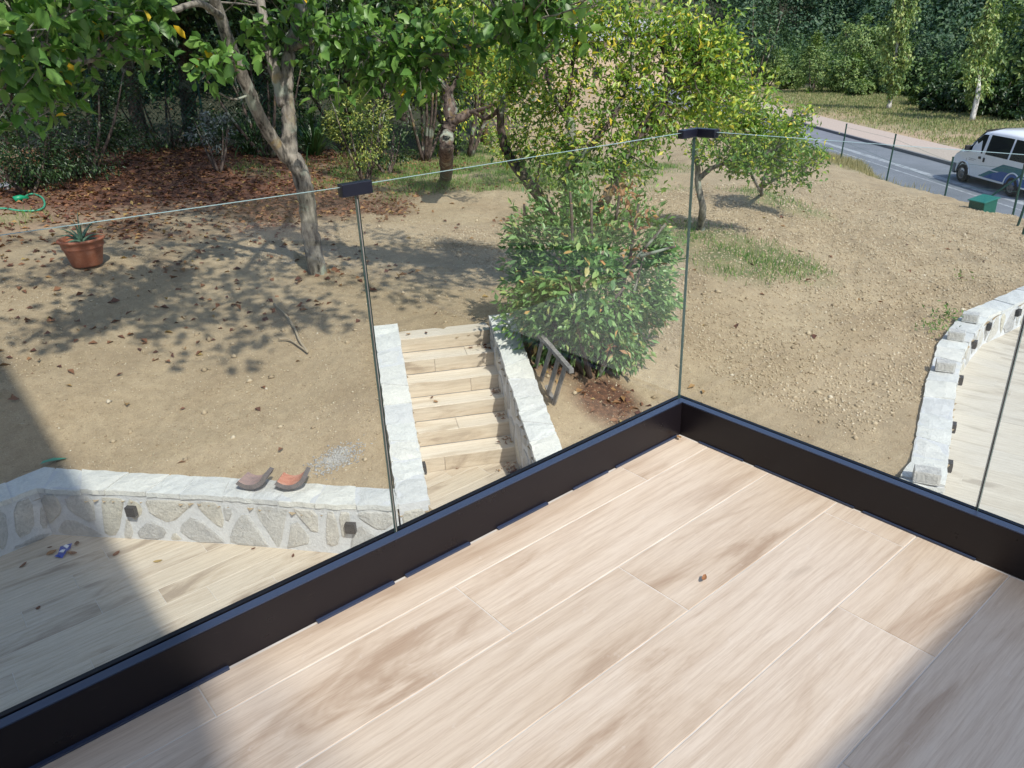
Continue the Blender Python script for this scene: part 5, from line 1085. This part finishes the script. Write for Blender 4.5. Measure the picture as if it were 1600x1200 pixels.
def side_poly(name, pts, m, s=1, o=.006, parent=None):
    n = len(pts); v = [side(x, z, s, o) for x, z in pts]+[side(x, z, s, -.01) for x, z in pts]
    f = [tuple(range(n)) if s < 0 else tuple(range(n))[::-1]]+[((i+1) % n, i, i+n, (i+1) % n+n) for i in range(n)]
    ob = link(name, raw(v, f, m), parent or van); return ob
def side_band(name, xs, lo, hi, m, s, o):
    v = []; n = 7
    for x in xs:
        for k in range(n): v.append(side(x, lo(x)+(hi(x)-lo(x))*k/(n-1), s, o))
    f = [(i*n+k, i*n+k+1, (i+1)*n+k+1, (i+1)*n+k)[::-s] for i in range(len(xs)-1) for k in range(n-1)]
    return link(name, raw(v, f, m), van)
for s in (1, -1):
    # front door window, lower corner runs forward
    side_poly('door_window', [(1.42, 1.20), (.42, 1.17), (.42, 1.82), (.72, 1.80), (1.02, 1.58), (1.22, 1.38)], M_vglass, s)
    side_poly('side_window', [(.24, 1.17), (-1.05, 1.17), (-1.05, 1.84), (.24, 1.84)], M_vglass, s); side_poly('side_window', [(-1.15, 1.17), (-2.28, 1.17), (-2.28, 1.83), (-1.15, 1.84)], M_vglass, s)
    side_band('body_stripe', [.40, -.2, -.9, -1.6, -2.4], lambda x: .40, lambda x: min(.98, .40+(.40-x)*.45), M_teal, s, .010); side_band('body_stripe', [.1, -.4, -.9, -1.6, -2.4], lambda x: .395, lambda x: min(.74, .40+(.1-x)*.42), M_blue, s, .016)
    side_poly('door_seam', [(.355, .4), (.34, .4), (.34, 1.86), (.355, 1.86)], M_vblk, s, .003); side_poly('door_seam', [(1.32, .75), (1.305, .75), (1.285, 1.16), (1.30, 1.16)], M_vblk, s, .003); side_poly('rub_strip', [(1.30, .70), (-2.35, .70), (-2.35, .67), (1.30, .67)], M_van, s, .016)
    side_poly('door_handle', [(.56, 1.06), (.44, 1.06), (.44, .98), (.56, .98)], M_vblk, s, .03); side_poly('door_handle', [(.27, 1.05), (.20, 1.05), (.20, .9), (.27, .9)], M_vblk, s, .03)
    for k in range(2): side_poly('door_lettering', [(1.15, .93-.05*k), (.72+.12*k, .93-.05*k), (.72+.12*k, .918-.05*k), (1.15, .918-.05*k)], M_bump, s, .005)
    for x in (1.42, -1.55):
        # dark arch, lip, wheel
        arch = [(x+.43*math.cos(t), .33+.43*math.sin(t)) for t in np.linspace(0, math.pi, 15)]
        side_poly('wheel_arch', arch, M_vblk, s, .004)
        mb = MB(); q = [side(x+.45*math.cos(t), .33+.45*math.sin(t), s, .012) for t in np.linspace(.02, math.pi-.02, 16)]; mb.tube(q, .028, 6); mb.build('arch_lip', M_van, van, True)
        w_ = empty('wheel', (x, s*.90, .335)); w_.parent = van; w_.rotation_euler = (-math.pi/2*s, 0, 0)
        vv, ff = lathe([(.0, -.11), (.30, -.11), (.335, -.07), (.335, .07), (.30, .11), (.215, .115), (.2, .09)], 30); link('tyre', raw(vv, ff, M_tyre, True), w_)
        vv, ff = lathe([(.21, .09), (.205, .105), (.17, .07), (.12, .06), (.10, .10), (.0, .105)], 24); link('rim', raw(vv, ff, M_rim, True), w_)
        for k in range(8):
            a = k*math.pi/4; mb = MB(); mb.tube([(math.cos(a)*.15, math.sin(a)*.15, .06), (math.cos(a)*.15, math.sin(a)*.15, .074)], [.022, .022], 8); mb.build('rim_hole', M_vblk, w_)
    mb = MB(); a0 = side(1.22, 1.22, s, 0); mb.box((1.20, min(a0[1], a0[1]+s*.2), 1.17), (1.29, max(a0[1], a0[1]+s*.2), 1.38)); mb.build('wing_mirror', M_vblk, van, bevel=.03)
    mb = MB(); mb.add([(2.30, s*.86, .72), (2.37, s*.60, .72), (2.31, s*.60, .90), (2.16, s*.885, .96), (2.02, s*.93, .98), (2.12, s*.925, .76)], [(0, 1, 2, 3, 4, 5)] if s > 0 else [(5, 4, 3, 2, 1, 0)]); mb.build('headlight', M_lamp, van)
mb = MB()
v = []
for z0, z1 in ((.26, .62),):
    pr_ = [(1.95, .985), (2.2, .93), (2.36, .78), (2.44, .5), (2.46, 0), (2.44, -.5), (2.36, -.78), (2.2, -.93), (1.95, -.985)]
    n = len(pr_); v = [(x, y, z0) for x, y in pr_]+[(x, y, z1) for x, y in pr_]; f = [(i, i+1, n+i+1, n+i)[::-1] for i in range(n-1)]+[tuple(range(n)), tuple(range(n, 2*n))[::-1]]
    mb.add(v, f)
mb.build('front_bumper', M_bump, van, bevel=.02)
mb = MB(); mb.add([(1.40, .78, 1.37), (1.40, -.78, 1.37), (.72, -.74, 1.93), (.72, .74, 1.93), (1.40, 0, 1.40), (.72, 0, 1.97)], [(0, 4, 5, 3), (4, 1, 2, 5)])
o = mb.build('windscreen', M_vglass, van); o.location = (.035, 0, .03)

# ---------------------------------------------------------------- ground cover
def scatter(n, xr, yr, rg): return rg.uniform(*xr, n), rg.uniform(*yr, n)
rg = np.random.default_rng(101)
PAD = offset_line(PATIO+[PATIO[0]], 0)
def on_soil(x, y, pad=.33):
    ok = ~inside(PATIO, x, y)
    for a, b in ((pad, 0), (-pad, 0), (0, pad), (0, -pad)): ok &= ~inside(PATIO, x+a, y+b)
    return ok
def pebbles(name, x, y, s, m, rg, label=None):
    z = ground(x, y, True); n = len(x); o_ = np.array([[1, 0, 0], [0, 1, 0], [-1, 0, 0], [0, -1, 0], [0, 0, 1.0], [.3, .2, -.8]])
    v = o_[None]*(1+rg.uniform(-.35, .35, (n, 6, 3))); a = rg.uniform(0, 6.28, n); ca_, sa_ = np.cos(a)[:, None], np.sin(a)[:, None]
    sx = s[:, None]*rg.uniform(.7, 1.4, (n, 1)); X_ = v[..., 0]*sx; Y_ = v[..., 1]*s[:, None]; Z_ = v[..., 2]*s[:, None]*rg.uniform(.6, 1.1, (n, 1))
    V = np.stack([x[:, None]+X_*ca_-Y_*sa_, y[:, None]+X_*sa_+Y_*ca_, z[:, None]+Z_+s[:, None]*.15], -1)
    t = np.array([[0, 1, 4], [1, 2, 4], [2, 3, 4], [3, 0, 4], [1, 0, 5], [2, 1, 5], [3, 2, 5], [0, 3, 5]]); f = (np.arange(n)[:, None, None]*6+t[None]).reshape(-1, 3)
    o = link(name, fast(V.reshape(-1, 3), f, m)); tag(o, label, 'gravel' if label else None, kind='stuff'); return o
xs = []; ys = []; ss = []
for n, xr, yr, lo, hi in ((70000, (-4, 12), (.5, 13), .004, .010), (34000, (-4, 6), (2.5, 11), .005, .012), (12000, (-4, 12), (.5, 12), .009, .017), (52000, (5, 20), (1.5, 10), .009, .021), (900, (-3, 18), (.5, 11), .024, .045)):
    x, y = scatter(n, xr, yr, rg); dens = fbm(x*.7+3, y*.7, 3)+.5+.35*(x > 5); ok = on_soil(x, y, .30) & (rg.random(n) < np.clip(dens, .12, 1)); xs.append(x[ok]); ys.append(y[ok]); ss.append(rg.uniform(lo, hi, ok.sum()))
pebbles('pebbles', np.concatenate(xs), np.concatenate(ys), np.concatenate(ss), M_pebble, rg, 'loose stones and clods scattered over the bare soil')
# cement spill
c_ = (0.717, 4.617, -2.380); n = 900; x = c_[0]+rg.normal(size=n)*.12; y = c_[1]+rg.normal(size=n)*.07+.05; ok = on_soil(x, y, .28)
M_cem = rnd_mat('cement_crumbs', [(0, (.26, .25, .24)), (1, (.42, .41, .39))], .95); pebbles('cement_crumbs', x[ok], y[ok], rg.uniform(.006, .014, ok.sum()), M_cem, rg, 'patch of grey cement crumbs on the soil by the wall')
# leaf litter
x, y = scatter(80000, (-6, 16), (3, 30), rg); g_, l_, _ = turf_weights(x, y); hdv = np.hypot(x-CAMP[0], y-CAMP[1])
ok = on_soil(x, y, .1) & (rg.random(len(x)) < np.clip(l_*.8+.006+.09*(y > 7.5)*(x < 4), 0, 1)); x, y = x[ok], y[ok]
def litter(name, x, y, size, m, label, rg, up=1.2):
    z = ground(x, y, True)+.012; P = np.stack([x, y, z], 1); d = rg.normal(size=(len(x), 3)); d[:, 2] *= .15
    v, f = leaf_cloud(P, size, .6, up, 0, rg, d*3); o = link(name, fast(v, f, m)); tag(o, label, 'fallen leaves', kind='stuff'); return o
litter('leaf_litter', x, y, .105, M_dry, 'brown fallen leaves scattered over the soil under the trees', rg)
# grass
x, y = scatter(420000, (-3, 22), (4, 26), rg); g_, l_, _ = turf_weights(x, y); ok = on_soil(x, y, .1) & (rg.random(len(x)) < g_*.9*np.clip(.55+fbm(x*2, y*2, 2)*1.6, .08, 1)); x, y = x[ok], y[ok]
def blades(name, x, y, h0_, h1_, w, m, label, rg, lean=.6):
    n = len(x); z = ground(x, y, True); a = rg.uniform(0, 6.28, n); h = rg.uniform(h0_, h1_, n); le = rg.uniform(.1, lean, n)*h; b = rg.uniform(0, 6.28, n)
    s_ = np.stack([np.cos(a), np.sin(a), 0*a], 1)*(w*.5); P = np.stack([x, y, z-.01], 1); T = P+np.stack([np.cos(b)*le, np.sin(b)*le, h], 1); Mi = P*.5+T*.5+np.stack([0*h, 0*h, h*.12], 1)
    V = np.stack([P-s_, P+s_, Mi+s_*.7, Mi-s_*.7, T], 1).reshape(-1, 3); k = np.arange(n)[:, None]*5; f = np.concatenate([k+[[0, 1, 2]], k+[[0, 2, 3]], k+[[3, 2, 4]]], 1).reshape(-1, 3)
    o = link(name, fast(V, f, m)); tag(o, label, 'grass', kind='stuff'); return o
blades('grass', x, y, .03, .13, .012, M_grass, 'patches of green and yellow grass under the garden trees', rg)
s_ = rg.uniform(-12, 40, 26000); l_ = -3.3+rg.normal(size=26000)*.45; P = RP[None]+RD[None]*s_[:, None]+RN[None]*l_[:, None]
blades('dry_verge_grass', P[:, 0], P[:, 1], .1, .34, .018, M_drygrass, 'dry straw coloured grass along the fence by the road', rg, .5)
s_ = rg.uniform(-14, 40, 60000); l_ = rg.uniform(4.5, 15, 60000); P = RP[None]+RD[None]*s_[:, None]+RN[None]*l_[:, None]; ok = rg.random(60000) < np.clip((l_-4)/4+fbm(P[:, 0]*.4, P[:, 1]*.4, 3), .1, 1)
blades('meadow_grass', P[ok, 0], P[ok, 1], .04, .2, .05, M_meadow, 'short meadow grass beyond the road', rg, .5)
# weeds on the slope
for i, (P, n, lb_) in enumerate((((8.527, 2.324, -2.500), 70, 'small green weed with upright leaves at the foot of the bare slope'), ((9.116, 2.457, -2.500), 60, 'second small green weed, nearer the bend of the curved wall'), ((11.103, 3.053, -2.500), 20, 'tiny weed on the bare slope above the curved wall'))):
    b = (P[0], P[1], gz(P[0], P[1])); root = empty('weed', b); tag(root, lb_, 'weed'); q = rg.normal(size=(n, 3))*np.array([.12, .12, .07]); q[:, 2] = np.abs(q[:, 2])+.02
    v, f = leaf_cloud(q, .07, .3, .2, -.9, rg); o = link('foliage', fast(v, f, M_grass), root); o['kind'] = 'stuff'

# ---------------------------------------------------------------- single dry leaves, wrapper, stick
def dry_leaf(p, size, rz, label, group=None, m=None, curl=.5):
    mb = MB(); w = size*.5; rows = [(-.5, .1), (-.3, .75), (0, 1), (.3, .7), (.5, .05)]; v = []
    for t, k in rows: c_ = curl*(t*t)*size; v += [(t*size, -w/2*k, c_+curl*.35*w*k), (t*size, 0, c_), (t*size, w/2*k, c_+curl*.45*w*k*random.uniform(.5, 1.5))]
    f = [];
    for i in range(4): b = i*3; f += [(b, b+1, b+4, b+3)[::-1], (b+1, b+2, b+5, b+4)[::-1]]
    o = link('dry_leaf', raw(v, f, m or M_dry, True)); o.location = (p[0], p[1], p[2]+.004); o.rotation_euler = (random.uniform(-.2, .2), random.uniform(-.2, .2), rz); tag(o, label, 'dry leaf', group)
dry_leaf((-0.636, -0.591, 0.004), .028, .4, 'small curled brown leaf lying on the balcony tiles', m=M_brownleaf, curl=1.1)
dry_leaf((-0.037, -0.024, 0.006), .03, 1.2, 'small brown leaf tucked into the balcony corner', m=M_brownleaf)
for P, sz, a, lb_ in (((-1.956, 5.854, -2.900), .08, .5, 'olive brown leaf on the lower terrace near the left edge'), ((-1.256, 5.439, -2.900), .08, .4, 'brown curled leaf on the terrace right of the blue wrapper'), ((-0.999, 5.043, -2.900), .08, -.4, 'light brown leaf on the sunny part of the terrace'), ((-0.260, 4.619, -2.900), .05, .2, 'tiny brown leaf at the foot of the wall below the roof tiles'), ((-0.030, 4.259, -2.900), .05, .9, 'tiny brown leaf on the terrace left of the grey wall light'), ((-1.980, 5.081, -2.900), .06, .9, 'dark thin leaf on the shaded terrace tiles'), ((-1.709, 5.997, -2.900), .045, -.2, 'tiny leaf left of the blue wrapper'), ((2.022, 4.481, -2.900), .05, .2, 'tiny leaf on the tiles at the foot of the steps')):
    dry_leaf(P, sz, a, lb_)
z8 = [(640,545,4,.06,'brown leaf on the upper step near the left step wall'), (668,543,4,.05,'small leaf beside it on the upper step, further right'), (735,534,5,.04,'tiny dark leaf near the middle of the top step'), (675,623,2,.05,'small leaf on the middle step, left of centre')]
for px_, py_, k, sz, lb_ in z8: pass
SL = [((2.456, 5.955, -2.025), 'reddish leaf on the second step from the top, at its left end'), ((2.636, 5.833, -2.025), 'small upright leaf on the second step from the top'), ((2.987, 5.421, -1.935), 'tiny dark leaf by the top riser of the steps'), ((2.241, 5.215, -2.375), 'small leaf on the third step from the bottom'), ((2.209, 5.091, -2.550), 'thin leaf on the second step from the bottom')]
def step_z(p):
    d = np.array(p[:2])-S0; g = d @ G; k = int(np.clip(math.floor(g/TR)+1, 0, 6)); return -2.9+k*RS
for i, (P, lb_) in enumerate(SL): dry_leaf((P[0], P[1], step_z(P)+.01), .065, i*1.3, lb_)
# little drifts of leaves against the right step wall
for i, (k, n, lb_) in enumerate(((5, 8, 'pinch of leaves on the top tread beside the right wall'), (3, 16, 'drift of brown leaves on a middle step by the right wall'), (2, 10, 'few brown leaves on the lower middle step by the right wall'), (1, 12, 'brown leaves on the second step by the right wall'), (0, 40, 'heap of dry leaves at the foot of the steps by the right wall'))):
    g0 = k*TR-.14 if k else -.22; P = []; 
    for j in range(n): P.append((*st(g0+random.gauss(0, .04 if k else .07), 1.02-abs(random.gauss(0, .06 if k else .1))), -2.9+k*RS+.012+random.uniform(0, .02)))
    P = np.array(P); b = P.mean(0); root = empty('leaf_drift', tuple(b)); tag(root, lb_, 'dry leaves', 'drifts of dry leaves on the garden steps'); d = rng.normal(size=P.shape); d[:, 2] *= .2
    v, f = leaf_cloud(P-b, .06, .55, .8, 0, rng, d*3); o = link('dry_leaves', fast(v, f, M_dry), root); o['kind'] = 'stuff'
P = (2.294, 4.511, -2.900); wr = empty('paper_scrap', (P[0], P[1], -2.895), .6); tag(wr, 'crumpled white paper scrap beside the leaf heap at the foot of the steps', 'paper')
mb = MB(); mb.add([(-.07, -.03, 0), (0, -.04, .03), (.07, -.02, 0), (-.06, .03, .02), (0, .04, .0), (.06, .03, .03)], [(0, 1, 4, 3), (1, 2, 5, 4)]); mb.build('paper', M_whiteplastic, wr)
P = (-1.617, 5.829, -2.900); wr = empty('wrapper', (P[0], P[1], -2.895), .9); tag(wr, 'crumpled blue and white wrapper among brown leaves on the shaded terrace', 'wrapper')
mb = MB(); mb.add([(-.11, -.035, .0), (-.04, -.05, .03), (.03, -.04, .005), (.1, -.03, .02), (-.1, .04, .02), (-.03, .045, .0), (.04, .05, .03), (.11, .03, .0)], [(0, 1, 5, 4), (1, 2, 6, 5), (2, 3, 7, 6)]); mb.build('foil', M_blueplastic, wr)
mb = MB(); mb.add([(-.06, -.028, .030), (-.02, -.03, .035), (.0, .02, .022), (-.04, .028, .022)], [(0, 1, 2, 3)]); mb.add([(.02, -.02, .016), (.06, -.022, .022), (.08, .02, .024), (.04, .024, .032)], [(0, 1, 2, 3)]); mb.build('white_print', M_whiteplastic, wr)
for dx, dy, a, sd in ((-.1, .05, .3, 'left of'), (.12, .04, 1.4, 'right of'), (.05, -.1, 2.2, 'in front of')): dry_leaf((P[0]+dx, P[1]+dy, -2.896), .1, a, 'brown curled leaf lying just '+sd+' the blue wrapper')
P = (-1.399, 6.683, -2.360); gs_ = link('plastic_scrap', raw([(-.12, -.02, 0), (-.04, -.035, .02), (.1, -.01, .01), (.12, .02, 0), (.0, .035, .02), (-.1, .02, .01)], [(0, 1, 4, 5), (1, 2, 3, 4)], M_hose, True)); gs_.location = (P[0], P[1], gz(P[0], P[1])+.03); gs_.rotation_euler = (0, 0, -.4); tag(gs_, 'scrap of green plastic on the soil behind the wall corner', 'plastic scrap')
sk = [(1.730, 8.136, -1.780), (1.688, 7.696, -1.800), (1.585, 7.235, -1.850), (1.477, 6.881, -1.880), (1.418, 6.563, -1.900)]; sb_ = empty('fallen_branch', (sk[0][0], sk[0][1], gz(sk[0][0], sk[0][1]))); tag(sb_, 'thin forked dead branch lying on the soil in front of the large tree', 'branch'); B = Vector(sb_.location)
mb = MB(); mb.tube([Vector((p[0], p[1], gz(p[0], p[1])+.045))-B for p in spline(sk, 4)], [.016]*17, 6); mb.build('main_stick', M_stick, sb_, True)
sk2 = [(1.322, 7.153, -1.860), (1.403, 7.038, -1.860), (1.418, 6.758, -1.880), (1.418, 6.563, -1.900)]; mb = MB(); mb.tube([Vector((p[0], p[1], gz(p[0], p[1])+.04))-B for p in spline(sk2, 4)], [.012]*13, 6); mb.build('side_stick', M_stick, sb_, True)
# crumb of stone on the soil
P = (0.409, 5.143, -2.300)
